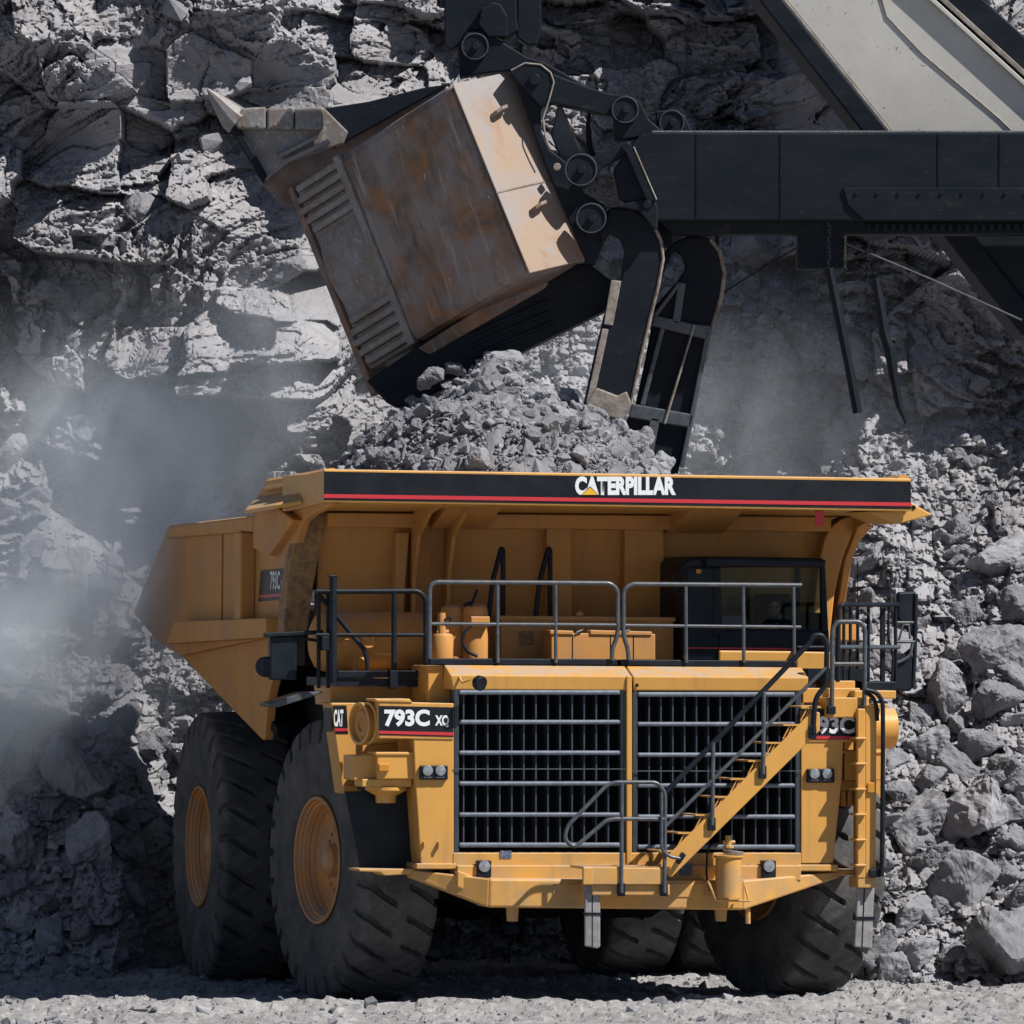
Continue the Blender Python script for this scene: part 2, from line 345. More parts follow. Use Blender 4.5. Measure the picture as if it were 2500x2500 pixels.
def face_y(x, z):
    y, tal = base_y(x, z)
    wx = x + .5 * fbm(x * .6, z * .6, 1, 3); wz = z + .35 * fbm(x * .6, z * .6, 2, 3)
    c = 1 - tal
    # a dark left-looking face on the right, a sunk gully left of the dipper, a bulging buttress beside it
    rx = x - px2x(2150)
    y = y - c * np.clip(rx, 0, 3.2) * .5 * sstep(px2z(1330), px2z(1180), z) * sstep(px2z(420), px2z(620), z)
    gl = gaus(x, z, px2x(560), px2z(1040), .42, 1.9)
    y = y + .7 * gl - .9 * gaus(x, z, px2x(700), px2z(1000), .55, 2.0)
    y = y - 1.0 * c * gaus(x, z, px2x(300), px2z(520), 1.6, .8) + .9 * c * gaus(x, z, px2x(600), px2z(180), .9, .6)
    big = facets(wx * .40, wz * .5, 11, .9, .04, .05)
    med = facets(wx * .85 + 3, wz * 1.3, 12, 1.15, .04, .08)
    ang = .5 * fbm(x * .25, z * .25, 55, 2) + .12
    rx_, rz_ = wx * np.cos(ang) + wz * np.sin(ang), wz * np.cos(ang) - wx * np.sin(ang)
    sml = facets(rx_ * 1.9 + .5 * med, rz_ * 2.9, 13, 1.1, .06, .2)
    fin = facets(rx_ * 4.2 + 1.1 * fbm(x * 2.6, z * 2.6, 6, 3), rz_ * 6.2 + 1.2 * fbm(x * 2.2, z * 2.2, 8, 3), 14, 1.2, .1, .2)
    tin = facets(x * 10 + fbm(x * 5, z * 5, 66, 2), z * 13 + 1.4 * fbm(x * 5, z * 5, 67, 2), 15, 1.1, .15, .15)
    rough = .35 + 1.25 * sstep(-.22, .25, fbm(x * .55, z * .55, 21, 3))
    smooth = sstep(.16, .34, fbm(x * .45 + 9, z * .5, 61, 3))          # clean-broken joint planes
    d = c * (.85 * big + .62 * med + .33 * sml * rough * (1 - .7 * smooth) + .13 * fin * rough * (1 - .85 * smooth) + .05 * tin * (1 - .8 * smooth))
    lumps = facets(wx * 1.3, wz * 1.6, 16, .9, .3, .2)
    d = d + tal * (.20 * lumps + .15 * facets(x * 3.0, z * 3.6, 17, 1.2, .2, .3) + .08 * facets(x * 7, z * 8, 18, 1.2, .2, .25) + .04 * tin)
    return y - d, tal
nx, nz = 920, 700
fx, fz = np.meshgrid(np.linspace(-11.5, 11.5, nx), np.linspace(-.35, 17.2, nz))
fy, ftal = face_y(fx, fz)
me = fast_mesh('rock_face', np.stack([fx.ravel(), fy.ravel(), fz.ravel()], 1), grid_faces(nx, nz))
rock_face = structure(mesh_obj('rock_face', me, M['cliff']))
hull_side = []
for sgn in (-1, 1):                   # the bench goes on beyond both sides of the picture
    i = 0 if sgn < 0 else -1
    ys, zs = fy[::20, i], fz[::20, i]; n = len(ys)
    V = [(11.5 * sgn, a, b) for a, b in zip(ys, zs)] + [(60 * sgn, a - 6, b) for a, b in zip(ys, zs)]
    obj('rock_bench', G().add(V, [(k, k + 1, n + k + 1, n + k) for k in range(n - 1)]), M['cliff'], rock_face)
V = [(a, b, 17.2) for a, b in zip(fx[-1, ::20], fy[-1, ::20])]; n = len(V)
V += [(a, 60, 19) for a, b, c in V]
obj('rock_bench', G().add(V, [(k, k + 1, n + k + 1, n + k) for k in range(n - 1)]), M['cliff'], rock_face)
def surf(x, z):                       # bilinear look-up of the finished face
    i = (x + 11.5) / 23 * (nx - 1); j = (z + .35) / 17.55 * (nz - 1)
    i = min(max(i, 0), nx - 1.001); j = min(max(j, 0), nz - 1.001); a, b = int(i), int(j); s, t = i - a, j - b
    return (fy[b, a] * (1 - s) + fy[b, a + 1] * s) * (1 - t) + (fy[b + 1, a] * (1 - s) + fy[b + 1, a + 1] * s) * t
def on_face(u, v):                    # where the line of sight through a pixel meets the rock face
    prev = None
    for y in np.arange(2.0, 32.0, .08):
        p = W(u, v, y); e = y - surf(p.x, p.z)
        if e >= 0: return p
        prev = p
    return prev

# ------------------------------------------------------------------ broken rocks
def rock_mesh(seed, detail=0):
    r = random.Random(seed); bm = bmesh.new()
    sx, sy, sz = 1, r.uniform(.6, .95), r.uniform(.5, .8)
    for i in range(r.randint(11, 17)):
        v = Vector((r.gauss(0, 1), r.gauss(0, 1), r.gauss(0, 1))).normalized()
        v = Vector([math.copysign(abs(c) ** .62, c) for c in v]) * r.uniform(.72, 1.0)
        bm.verts.new((v.x * sx * .5, v.y * sy * .5, v.z * sz * .5))
    res = bmesh.ops.convex_hull(bm, input=bm.verts)
    bmesh.ops.delete(bm, geom=list({g for g in res['geom_interior'] + res['geom_unused'] if isinstance(g, bmesh.types.BMVert)}), context='VERTS')
    bmesh.ops.dissolve_limit(bm, angle_limit=R(14), verts=bm.verts, edges=bm.edges)
    bmesh.ops.triangulate(bm, faces=bm.faces)
    if detail:
        from mathutils import noise
        bmesh.ops.bevel(bm, geom=bm.edges[:], offset=.022, segments=1, affect='EDGES')
        bmesh.ops.triangulate(bm, faces=bm.faces)
        bmesh.ops.subdivide_edges(bm, edges=[e for e in bm.edges if e.calc_length() > .09], cuts=2, use_grid_fill=True)
        bmesh.ops.triangulate(bm, faces=bm.faces)
        bmesh.ops.subdivide_edges(bm, edges=[e for e in bm.edges if e.calc_length() > .07], cuts=1, use_grid_fill=True)
        bmesh.ops.triangulate(bm, faces=bm.faces)
        bmesh.ops.subdivide_edges(bm, edges=[e for e in bm.edges if e.calc_length() > .03], cuts=1, use_grid_fill=True)
        bmesh.ops.triangulate(bm, faces=bm.faces)
        bm.normal_update()
        off = Vector((seed * 3.1, seed * 1.7, 0))
        ds = [v.normal * (.05 * noise.noise(v.co * 3 + off) + .032 * noise.noise(v.co * 8 + off) + .018 * noise.noise(v.co * 19 + off) + .009 * noise.noise(v.co * 43 + off)) for v in bm.verts]
        for v, d in zip(bm.verts, ds): v.co += d
        bmesh.ops.triangulate(bm, faces=bm.faces)
    me = bpy.data.meshes.new('rock'); bm.to_mesh(me); bm.free(); me.materials.append(M['rock']); return me
SMALL = [rock_mesh(100 + i) for i in range(22)]
LARGE = [rock_mesh(200 + i, 1) for i in range(12)]
def rand_rot(r=rng): return Matrix.Rotation(r.uniform(0, 6.28), 3, 'Z') @ Matrix.Rotation(r.uniform(-.7, .7), 3, 'X') @ Matrix.Rotation(r.uniform(-.7, .7), 3, 'Y')
def rock_words(p, s, r):
    size = 'huge' if s > 1.0 else 'large' if s > .6 else 'middling' if s > .38 else 'small'
    where = 'at the foot of' if p[2] < 1.1 else 'low on' if p[2] < 2.6 else 'half way up' if p[2] < 4.6 else 'high on'
    return size, where
def place_rock(name, me, loc, size, label=None, cat=None, group=None, parent=None, r=rng):
    o = bpy.data.objects.new(name, me); COL.objects.link(o)
    o.location = loc; o.rotation_euler = rand_rot(r).to_euler(); s = size
    o.scale = (s * r.uniform(.9, 1.15), s * r.uniform(.85, 1.1), s * r.uniform(.85, 1.15))
    if label: tag(o, label, cat, group)
    if parent: o.parent = parent
    return o
SV = []
for m_ in SMALL:
    vv = np.zeros(len(m_.vertices) * 3); m_.vertices.foreach_get('co', vv); m_.calc_loop_triangles()
    ff = np.zeros(len(m_.loop_triangles) * 3, np.int32); m_.loop_triangles.foreach_get('vertices', ff)
    SV.append((vv.reshape(-1, 3), ff.reshape(-1, 3)))
def rock_mass(name, places, material):           # many small stones as one mesh
    Vs, Fs, n = [], [], 0
    for (x, y, z, s) in places:
        v, f = SV[rng.randrange(len(SV))]
        Rm = np.array(rand_rot()) * s
        Vs.append(v @ Rm.T + np.array([x, y, z])); Fs.append(f + n); n += len(v)
    return mesh_obj(name, fast_mesh(name, np.concatenate(Vs), np.concatenate(Fs)), material)

LBL_R = '{} grey angular boulder {} the rubble slope beside the truck cab side'
LBL_L = '{} grey angular boulder {} the rubble slope beside the dump body tail'
LBL_C = '{} grey squared block standing out of the rock face {}'
GRP_R, GRP_L, GRP_C = 'boulders beside the truck cab side', 'boulders beside the dump body tail', 'blocks in the rock face'
big = [(2375, 2000, 215), (2245, 2010, 160), (2225, 2065, 95), (2345, 2165, 165), (2215, 2245, 112), (2235, 2330, 115), (2292, 2222, 72), (2450, 2310, 185), (2405, 2255, 66),
       (2330, 2345, 84), (2465, 1890, 110), (2350, 1880, 130), (2275, 1900, 92), (2275, 1825, 112), (2390, 1825, 110), (2170, 1865, 80), (2165, 2015, 88), (2160, 2105, 62),
       (2255, 2115, 80), (2270, 2165, 78), (2452, 2135, 74), (2150, 2200, 66), (2140, 2325, 90), (2175, 2372, 95), (2390, 2345, 70), (2485, 2200, 90), (2425, 1600, 140),
       (2300, 1690, 150), (2120, 1370, 80), (2325, 1305, 95), (2440, 1370, 140), (2200, 1600, 110), (2130, 1610, 90), (2435, 1730, 130), (2250, 1760, 90), (2480, 1990, 120),
       (2480, 2060, 90), (2300, 2080, 70), (2200, 1940, 60), (2120, 1470, 70), (2360, 1500, 80), (2490, 1480, 90), (2340, 1600, 70), (2250, 1530, 60), (2480, 1660, 90)]
bigl = [(120, 1000, 90), (215, 1045, 95), (120, 1130, 130), (215, 1165, 85), (165, 1240, 120), (300, 1100, 64), (30, 1100, 90), (85, 1215, 74), (450, 1080, 74), (245, 1235, 90), (60, 1355, 95),
        (150, 1420, 150), (255, 1455, 105), (90, 1010, 60), (350, 970, 60), (180, 975, 80), (40, 1480, 110), (330, 1320, 70), (280, 1380, 80), (20, 1250, 90), (400, 1180, 60),
        (190, 1900, 180), (225, 2060, 130), (40, 2050, 150), (60, 2250, 95), (125, 2285, 100), (205, 2265, 80), (20, 2180, 76), (300, 2345, 84), (150, 2375, 70), (330, 2200, 90), (120, 1780, 100), (60, 1880, 80), (290, 1980, 80), (350, 1830, 80), (300, 1760, 90)]
bigc = [(355, 515, 130), (700, 660, 80), (1840, 620, 90), (120, 720, 80), (300, 780, 90)]
def cliff_words(p, s):
    return rock_words(p, s, rng)[0], 'beside the dipper lip' if p.x < -3.2 and p.z > 9.5 else 'above the dump body tail' if p.x < -2.5 else 'behind the dipper' if p.x < 1.5 else 'behind the white boom' if p.z > 11 else 'below the dipper handle'
count = 0
for lst, lab, grp in ((big, LBL_R, GRP_R), (bigl, LBL_L, GRP_L), (bigc, LBL_C, GRP_C)):
    for (u, v, d) in lst:
        p = on_face(u, v); s = d / FPX * (DIST + p.y) * 1.42
        place_rock('boulder', LARGE[count % 12], p + Vector((0, -.12 * s, .05 * s)), s, lab.format(*(rock_words(p, s, rng) if lab is not LBL_C else cliff_words(p, s))), 'boulder', grp); count += 1
# middling stones: singled out; small stones: one mass
fclump = np.clip(fbm(fx * .7, fz * .7, 91, 3) * 3 - .1, 0, 1)
cand = []
while len(cand) < 17000:
    i, j = nrng.integers(0, nx), nrng.integers(3, nz)
    t = ftal[j, i]
    if nrng.random() > .95 * t + .45 * max(0, fclump[j, i]): continue
    u = nrng.random()
    s = .055 * (1 - u) ** (-1 / 2.1)
    if s > .55: continue
    cand.append((fx[j, i], fy[j, i] - .18 * s, fz[j, i] + .05 * s, s))
cand.sort(key=lambda c: -c[3])
vis = [c for c in cand if (c[0] > 4.3 or c[0] < -4.0 or c[2] > 7.2) and abs(c[0]) < 8 and (c[2] < 8 or c[3] < .3)]
for (x, y, z, s) in vis[:190]:
    lab, grp = (LBL_R, GRP_R) if x > 2 else (LBL_L, GRP_L)
    if z > 8.0: lab, grp = '{} grey loose stone caught on the rock face {}', 'stones on the rock face'
    place_rock('boulder' if z <= 8 else 'stone', LARGE[rng.randrange(12)], (x, y, z), s * 1.05, lab.format(*(rock_words((x, y, z), s, rng) if z <= 8 else cliff_words(Vector((x, y, z)), s))), 'boulder' if z <= 8 else 'stone', grp)
done = set(id(c) for c in vis[:190])
tag(rock_mass('rubble', [c for c in cand if id(c) not in done], M['rock']), 'grey broken stones strewn over the rubble slope', 'rubble', kind='stuff')
pebbles = []
for i in range(6500):
    x, y = rng.uniform(-9, 9), rng.uniform(-7, 9) if rng.random() < .7 else rng.uniform(3, 9)
    s = .03 * (1 - rng.random()) ** (-1 / 2.4)
    if s < .3: pebbles.append((x, y, float(ground_z(np.array([x]), np.array([y]))[0]) + .15 * s, s))
tag(rock_mass('gravel', pebbles, M['rock']), 'loose pale gravel strewn over the pit floor', 'gravel', kind='stuff')

# ------------------------------------------------------------------ mining truck
truck = thing('mining_truck', 'yellow mining dump truck heaped with broken rock, boarding stairs across its grille', 'dump truck')
truck.matrix_world = TM
def quad(g, pts, Y, dep):             # pixel outline on the truck plane Y, swept back by dep
    return g.prism([T(p[0], p[1], p[2] if len(p) > 2 else Y) for p in pts], (0, dep, 0))
def rect(u0, v0, u1, v1): return [(u0, v0), (u1, v0), (u1, v1), (u0, v1)]
def plate(name, pts, Y, dep, m, parent=truck, bevel=.012):
    return obj(name, quad(G(), pts, Y, dep), M[m], parent, bevel)
def rail(name, pts, Y, r=.028, m='rail', parent=truck, bend=.12):
    P = [T(p[0], p[1], p[2] if len(p) > 2 else Y) for p in pts]
    return obj(name, G().tube(rounded(P, bend) if bend else P, r), M[m], parent, smooth=True, ang=60)
def lettering(name, body, o, ex, ez, w, h, m, parent, bold=.012, lift=.004):
    # words as a thin raised sheet: o lower-left corner, ex along the line, ez up
    cu = bpy.data.curves.new(name, 'FONT'); cu.body = body; cu.offset = bold; cu.resolution_u = 4; cu.fill_mode = 'FRONT'
    t = bpy.data.objects.new(name, cu); COL.objects.link(t)
    me = bpy.data.meshes.new_from_object(t.evaluated_get(bpy.context.evaluated_depsgraph_get()))
    bpy.data.objects.remove(t)
    a = np.array([v.co[:] for v in me.vertices]); lo, hi = a.min(0), a.max(0)
    ex, ez = Vector(ex).normalized(), Vector(ez).normalized(); n = ex.cross(ez)
    for v in me.vertices:
        v.co = Vector(o) + ex * ((v.co.x - lo[0]) / (hi[0] - lo[0]) * w) + ez * ((v.co.y - lo[1]) / (hi[1] - lo[1]) * h) + n * lift
    me.materials.clear(); return mesh_obj(name, me, M[m], parent)
def words(name, body, u0, v0, u1, v1, Y, m, parent, bold=.012, lift=.006):   # on a front plane, from its pixel box
    a, b, c = T(u0, v1, Y), T(u1, v1, Y), T(u0, v0, Y)
    return lettering(name, body, a, b - a, c - a, (b - a).length, (c - a).length, m, parent, bold, lift)

# --- wheels
def tyre_mesh():
    prof = [(.40, .74), (.47, .80), (.53, .95), (.555, 1.15), (.55, 1.35), (.535, 1.50), (.525, 1.58), (.52, 1.66), (.505, 1.72), (.49, 1.755), (.465, 1.775)]
    tread = [(x, 1.785 + .02 * (1 - (x / .46) ** 2)) for x in np.linspace(.44, -.44, 27)]
    prof = prof + tread + [(-x, r) for x, r in prof[::-1]]
    pitch = 27; sub = 22; n = pitch * sub; th = np.arange(n) * 2 * np.pi / n
    x = np.array([p[0] for p in prof]); r = np.array([p[1] for p in prof])
    TT, XX = np.meshgrid(th, x); RR = np.repeat(r[:, None], n, 1); KK = np.repeat((np.arange(n) % sub)[None, :], len(x), 0)
    ax = np.abs(XX); mid = np.clip((XX + .09) / .18, 0, 1)
    shift = .5 * mid + 1.15 * np.clip(ax - .09, 0, .36) ** 1.25 / .36 ** .25 * np.sign(XX) * 1.3      # slanted, slightly curved grooves
    TT = TT + shift * 2 * np.pi / pitch
    wide = np.where(ax > .3, 5, 4)
    groove = (KK < wide) & (ax > .095) & (RR > 1.56)
    RR = RR - np.where(groove, np.where(RR > 1.70, .10, .055), 0) + .005 * np.sin(TT * 51 + XX * 20)
    XX = XX - np.sign(XX) * np.where(groove & (ax > .48), .035, 0)
    V = np.stack([XX.ravel(), (RR * np.cos(TT)).ravel(), (RR * np.sin(TT)).ravel()], 1)
    m = len(prof); i = np.arange(m - 1)[:, None]; q = np.arange(n)[None, :]
    F = np.stack([(i * n + q).ravel(), (i * n + (q + 1) % n).ravel(), ((i + 1) * n + (q + 1) % n).ravel(), ((i + 1) * n + q).ravel()], 1)
    return fast_mesh('tyre', V, F)
TYRE = tyre_mesh(); TYRE.materials.append(M['rubber']); TYRE.polygons.foreach_set('use_smooth', np.ones(len(TYRE.polygons), bool)); TYRE.set_sharp_from_angle(angle=R(38))
rg = G().lathe([(.40, .70), (.47, .80), (.50, .815), (.52, .80), (.515, .775), (.47, .765), (.455, .745), (.43, .74), (.42, .71), (.38, .70), (.36, .685), (.34, .69), (.30, .66), (.27, .655), (.28, .62),
                (.26, .60), (.24, .58), (.20, .50), (.19, .30), (.19, .001)], (0, 0, 0), (1, 0, 0), 56).lathe([(-.26, .001), (-.26, .50), (-.30, .60), (-.40, .68), (-.44, .74), (-.50, .80), (-.52, .81), (-.50, .79), (-.47, .82)], (0, 0, 0), (1, 0, 0), 56)
rim0 = obj('rim', rg, M['orange'], None, smooth=True, ang=30)
hub0 = obj('hub', G().lathe([(.15, .26), (.26, .25), (.27, .215), (.36, .20), (.40, .16), (.42, .08), (.425, .001)], (0, 0, 0), (1, 0, 0), 32), M['orange'], None, smooth=True)
bolt = G()
for k in range(22):
    a = k * 2 * math.pi / 22; bolt.disc((.19, .42 * math.cos(a), .42 * math.sin(a)), (1, 0, 0), .022, .03, 6)
bolt0 = obj('wheel_bolts', bolt, M['orange'], None); bolt0['kind'] = 'stuff'
proto = [(rim0, 'rim'), (hub0, 'hub'), (bolt0, 'wheel_bolts')]
def wheel(X, Y, Z, ang, first=[True]):
    w = bpy.data.objects.new('wheel', None); COL.objects.link(w); w.parent = truck; w.location = (X, Y, Z); w.rotation_euler = (0, 0, ang)
    t = mesh_obj('tyre', TYRE, None, w); t.rotation_euler = (rng.uniform(0, 6), 0, 0)
    for src, nm in proto:
        o = src if first[0] else src.copy()
        if not first[0]: COL.objects.link(o)
        o.parent = w
    first[0] = False
    return w
ST = R(8)
FR = T(765, 2115, 2.42)
wheel(FR.x + .53, 2.42, 1.74, math.pi + ST)
wheel(2.74, 2.42, 1.78, R(12))
for X in (-3.27, -2.08): wheel(X, 8.35, 1.73, math.pi)
for X in (3.27, 2.08): wheel(X, 8.35, 1.78, 0)

# --- chassis below and behind the front
g = G().box(-.75, .75, .4, 11.5, 1.7, 3.0).box(-2.6, 2.6, 2.2, 2.65, 1.45, 2.0).box(-2.2, 2.2, 7.8, 8.9, 1.2, 2.3)
obj('chassis', g, M['black'], truck, .02)
obj('rear_axle', G().lathe([(-1.5, .45), (-1.2, .6), (-.7, .95), (0, 1.02), (.7, .95), (1.2, .6), (1.5, .45)], (0, 8.35, 1.75), (1, 0, 0), 28), M['black'], truck, smooth=True)
obj('belly_guard', G().prism([(-.95, .8, 1.35), (-.95, 2.4, 1.0), (-.95, 6.6, 1.1), (-.95, 6.6, 2.2), (-.95, .8, 2.2)], (1.9, 0, 0)), M['black'], truck, .04)
for s_ in (-1, 1): obj('chassis_side', G().box(1.2 * s_, 3.1 * s_, 3.6, 5.6, 2.2, 4.1), M['black'], truck, .03)
obj('inner_guard', G().box(-2.55, -1.9, .9, 1.2, 1.7, 3.2).box(-2.3, -2.2, .5, 1.0, 1.6, 3.0), M['dark'], truck, .02)
g = quad(G(), [(842, 1932), (1004, 1932), (1022, 2122), (880, 2122)], .5, .06)
obj('mud_guard', g, M['dark'], truck, .01)
g = quad(G(), [(2048, 1970), (2096, 1970), (2096, 2130), (2032, 2130)], .9, .06)
obj('mud_guard', g, M['rubber_flap'], truck, .01)

# --- radiator, grille and hood
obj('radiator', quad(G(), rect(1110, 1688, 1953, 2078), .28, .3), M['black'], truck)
def grille_panel(u0, u1, fins, side):
    gp = plate('grille_panel', rect(u0, 1684, u0 + 13, 2082), .0, .16, 'grille')
    plate('grille_stile', rect(u1 - 14, 1686, u1, 2082), .0, .16, 'grille', gp)
    for k, v in enumerate((1690.5, 1763, 1838, 1913, 1989, 2063)):
        v += side
        plate('grille_bar', rect(u0 + 13, v - (6 if k in (0, 5) else 5.5), u1 - 14, v + (6 if k in (0, 5) else 5.5)), -.02, .06, 'grille_bar', gp, .022)
    for u in fins:
        plate('grille_fin', rect(u - 1.7, 1692, u + 1.7, 2064), .05, .20, 'grille_fin', gp, 0)
    plate('tie_rod', rect(u0, 1876 + side, u1, 1878.5 + side), -.035, .012, 'rail', gp, 0)
    return gp
grille_panel(1108, 1529, [1132 + 29.45 * k for k in range(13)], 0)
grille_panel(1544, 1956, [1585 + 28.9 * k for k in range(13)], 5)
plate('grille_post', rect(1530, 1650, 1543, 2160), -.05, .2, 'yellow')
ob, oc, od = -.45, 0, 0
L_ = [T(1084, 1623, .45), T(1099, 1648, -.03), T(1106, 1684, -.01)]
R_ = [T(1957, 1629, .45), T(1974, 1654, -.03), T(1971, 1688, -.01)]
def hood_half(t0, t1):
    def lp(i, t): return L_[i].lerp(R_[i], t)
    g = G(); A = [lp(0, t0), lp(1, t0), lp(2, t0)]; B = [lp(0, t1), lp(1, t1), lp(2, t1)]
    dA = [Vector((p.x, .5, A[2].z)) for p in A[:1]]; dB = [Vector((p.x, .5, B[2].z)) for p in B[:1]]
    vs = A + dA + B + dB
    g.add(vs, [(0, 1, 5, 4), (1, 2, 6, 5), (2, 3, 7, 6), (3, 0, 4, 7), (0, 3, 2, 1), (4, 5, 6, 7)])
    return obj('hood', g, M['yellow'], truck, .015)
hood_half(0, .503); hood_half(.5075, 1)
obj('hood_hole', G().disc(T(1555, 1673, -.03), (0, -1, 0), .022, .012, 12), M['black'], truck)

# --- side pillars, fenders and plates
plate('pillar', [(1006, 1715), (1108, 1718), (1108, 2112), (1028, 2110), (1014, 1900)], -.02, .9, 'yellow')
plate('pillar', [(1956, 1722), (2062, 1724), (2056, 1900), (2034, 2108), (1956, 2108)], -.02, .9, 'yellow')
plate('pillar_foot', rect(1017, 2108, 1114, 2122), -.06, .9, 'bumper_yellow')
plate('pillar_foot', rect(1946, 2111, 2046, 2127), -.06, .9, 'bumper_yellow')
plate('fender', [(803, 1655), (1052, 1655), (1052, 1722), (808, 1722)], 1.5, .9, 'yellow')
fd = plate('fender', [(808, 1716), (930, 1716), (1012, 1840), (1005, 1935), (838, 1938)], 1.05, .5, 'yellow')
plate('fender_flange', rect(838, 1918, 1012, 1932), .95, .1, 'yellow', fd)
plate('hood_side', [(1045, 1625), (1088, 1625), (1106, 1720), (1045, 1720)], .5, .9, 'yellow')
plate('fender', [(2062, 1718), (2168, 1718), (2160, 1950), (2058, 1950)], 1.0, .5, 'yellow')
pl = plate('front_plate', [(925, 1713), (1108, 1717), (1108, 1806), (925, 1803)], -.035, .4, 'yellow')
plate('plate_cap', [(914, 1706), (1000, 1706), (1008, 1716), (920, 1714)], -.05, .5, 'yellow', pl)
plate('decal', [(925, 1723), (1107, 1727), (1107, 1799), (925, 1794)], -.041, .004, 'panel_black', pl, 0)
plate('stripe', [(925, 1784), (1107, 1788), (1107, 1796), (925, 1791)], -.045, .003, 'red', pl, 0)
words('model_lettering', '793C', 938, 1732, 1049, 1774, -.042, 'white', pl, .045, .004)
words('model_lettering', 'XQ', 1062, 1746, 1096, 1776, -.042, 'white', pl, .045, .004)
pr = plate('front_plate', [(1956, 1722), (2128, 1724), (2128, 1812), (1956, 1812)], -.035, .4, 'yellow')
plate('decal', [(1956, 1730), (2126, 1733), (2126, 1806), (1956, 1806)], -.041, .004, 'panel_black', pr, 0)
plate('stripe', [(1956, 1796), (2126, 1798), (2126, 1806), (1956, 1804)], -.045, .003, 'red', pr, 0)
words('model_lettering', '793C', 1972, 1748, 2086, 1792, -.042, 'white', pr, .04, .004)
words('model_lettering', 'XQ', 2092, 1762, 2124, 1790, -.042, 'white', pr, .03, .004)
# the maker's mark on the fender's side
sx = T(810, 1720, 1.08).x - .004
a, b = T(811, 1722, sx, 0), T(845, 1790, sx, 0)
sd = obj('side_decal', G().box(sx - .004, sx, 1.06, 1.5, b.z, a.z), M['panel_black'], truck)
plate('decal', [(812, 1722), (846, 1722), (850, 1792), (818, 1792)], 1.046, .004, 'panel_black', fd, 0)
plate('stripe', [(817, 1778), (849, 1778), (850, 1785), (818, 1785)], 1.042, .003, 'red', fd, 0)
words('maker_lettering', 'CAT', 815, 1732, 838, 1774, 1.046, 'white', fd, .04, .004)
# twin intakes, air cleaner boxes and dust cups
def intake(u, v, Yc, side):
    c = T(u, v, Yc); ax = Vector((-1 * side, -.28, 0)).normalized()
    o = obj('air_intake', G().lathe([(-.30, .001), (-.30, .26), (.04, .265), (.05, .27), (.06, .265), (.06, .23), (.0, .22), (-.02, .001)], c, ax, 36), M['yellow'], truck, smooth=True)
    obj('intake_core', G().lathe([(.0, .20), (.03, .16), (.03, .10), (.0, .08), (.02, .001)], c + ax * .002, ax, 24), M['yellow_dusty'], o, smooth=True)
intake(905, 1766, .34, 1); intake(886, 1767, .44, 1)
ir = T(2150, 1778, .5)
obj('air_intake', G().lathe([(-.3, .25), (.12, .26), (.16, .26), (.17, .24), (.17, .001)], ir, (1, 0, 0), 36), M['yellow'], truck, smooth=True)
ab = plate('air_cleaner_box', rect(921, 1842, 1013, 1902), .05, .5, 'yellow')
plate('box_side', [(864, 1845), (921, 1842), (921, 1905), (864, 1905)], .22, .6, 'yellow', ab)
plate('box_lid', rect(917, 1836, 1020, 1844), .03, .5, 'yellow', ab)
plate('box_flange', [(1013, 1846), (1028, 1846), (1028, 1880), (1013, 1894)], .0, .3, 'yellow', ab)
plate('box_base', rect(884, 1902, 1006, 1921), .12, .45, 'yellow', ab)
plate('marker_lamp', rect(925, 1865, 951, 1884), .0, .06, 'amber', ab)
c = T(942, 1921, .35)
obj('dust_cup', G().lathe([(0, .26), (-.04, .26), (-.10, .15), (-.11, .13), (-.20, .125), (-.20, .001)], c, (0, 0, 1), 20), M['yellow'], ab, smooth=True)
ab = plate('air_cleaner_box', rect(2062, 1838, 2152, 1905), .1, .5, 'yellow')
plate('box_lid', rect(2056, 1832, 2156, 1840), .08, .5, 'yellow', ab)
plate('box_base', rect(2052, 1905, 2140, 1930), .2, .4, 'yellow', ab)
for k in range(3): plate('box_fin', rect(2054 + 16 * k, 1930, 2066 + 16 * k, 1968), .22, .3, 'yellow', ab)
# lamps
def lamp_pair(u0, v0, u1, v1):
    o = plate('headlamp', rect(u0, v0, u1, v1), -.075, .06, 'dark', truck, .015)
    for k in (.27, .73):
        c = T(u0 + (u1 - u0) * k, v0 + (v1 - v0) * .36, -.085)
        obj('lens', G().lathe([(0, .066), (.008, .06), (.014, .03), (.016, .001)], c, (0, -1, 0), 24), M['chrome'], o, smooth=True).scale = (1, 1, 1)
        c2 = T(u0 + (u1 - u0) * k, v0 + (v1 - v0) * .82, -.078)
        obj('lamp_badge', G().box(c2.x - .05, c2.x + .05, c2.y - .004, c2.y, c2.z - .01, c2.z + .01), M['rail'], o)
lamp_pair(1026, 1869, 1094, 1904); lamp_pair(1971, 1877, 2038, 1911)
for u0 in (1166, 1861):
    o = plate('fog_lamp', rect(u0, 2101, u0 + 34, 2142), -.17, .12, 'dark', truck, .01)
    obj('lens', G().lathe([(0, .075), (.01, .07), (.016, .03), (.018, .001)], T(u0 + 17, 2115, -.175), (0, -1, 0), 24), M['chrome'], o, smooth=True)
for u in (1035, 1071):                # small cleats that throw slanting shadows
    plate('cleat', rect(u, 2055, u + 5, 2067), -.09, .08, 'yellow', truck, 0)
sl = T(1160, 1663, -.18)
wl = obj('work_lamp', G().lathe([(0, .001), (0, .05), (.05, .09), (.12, .095), (.13, .08), (.12, .001)], sl, (.45, -.85, -.25), 20), M['dark'], truck, smooth=True)
obj('bracket', G().tube([T(1120, 1650, .0), T(1128, 1666, -.12), T(1148, 1658, -.15)], .018), M['yellow'], wl)
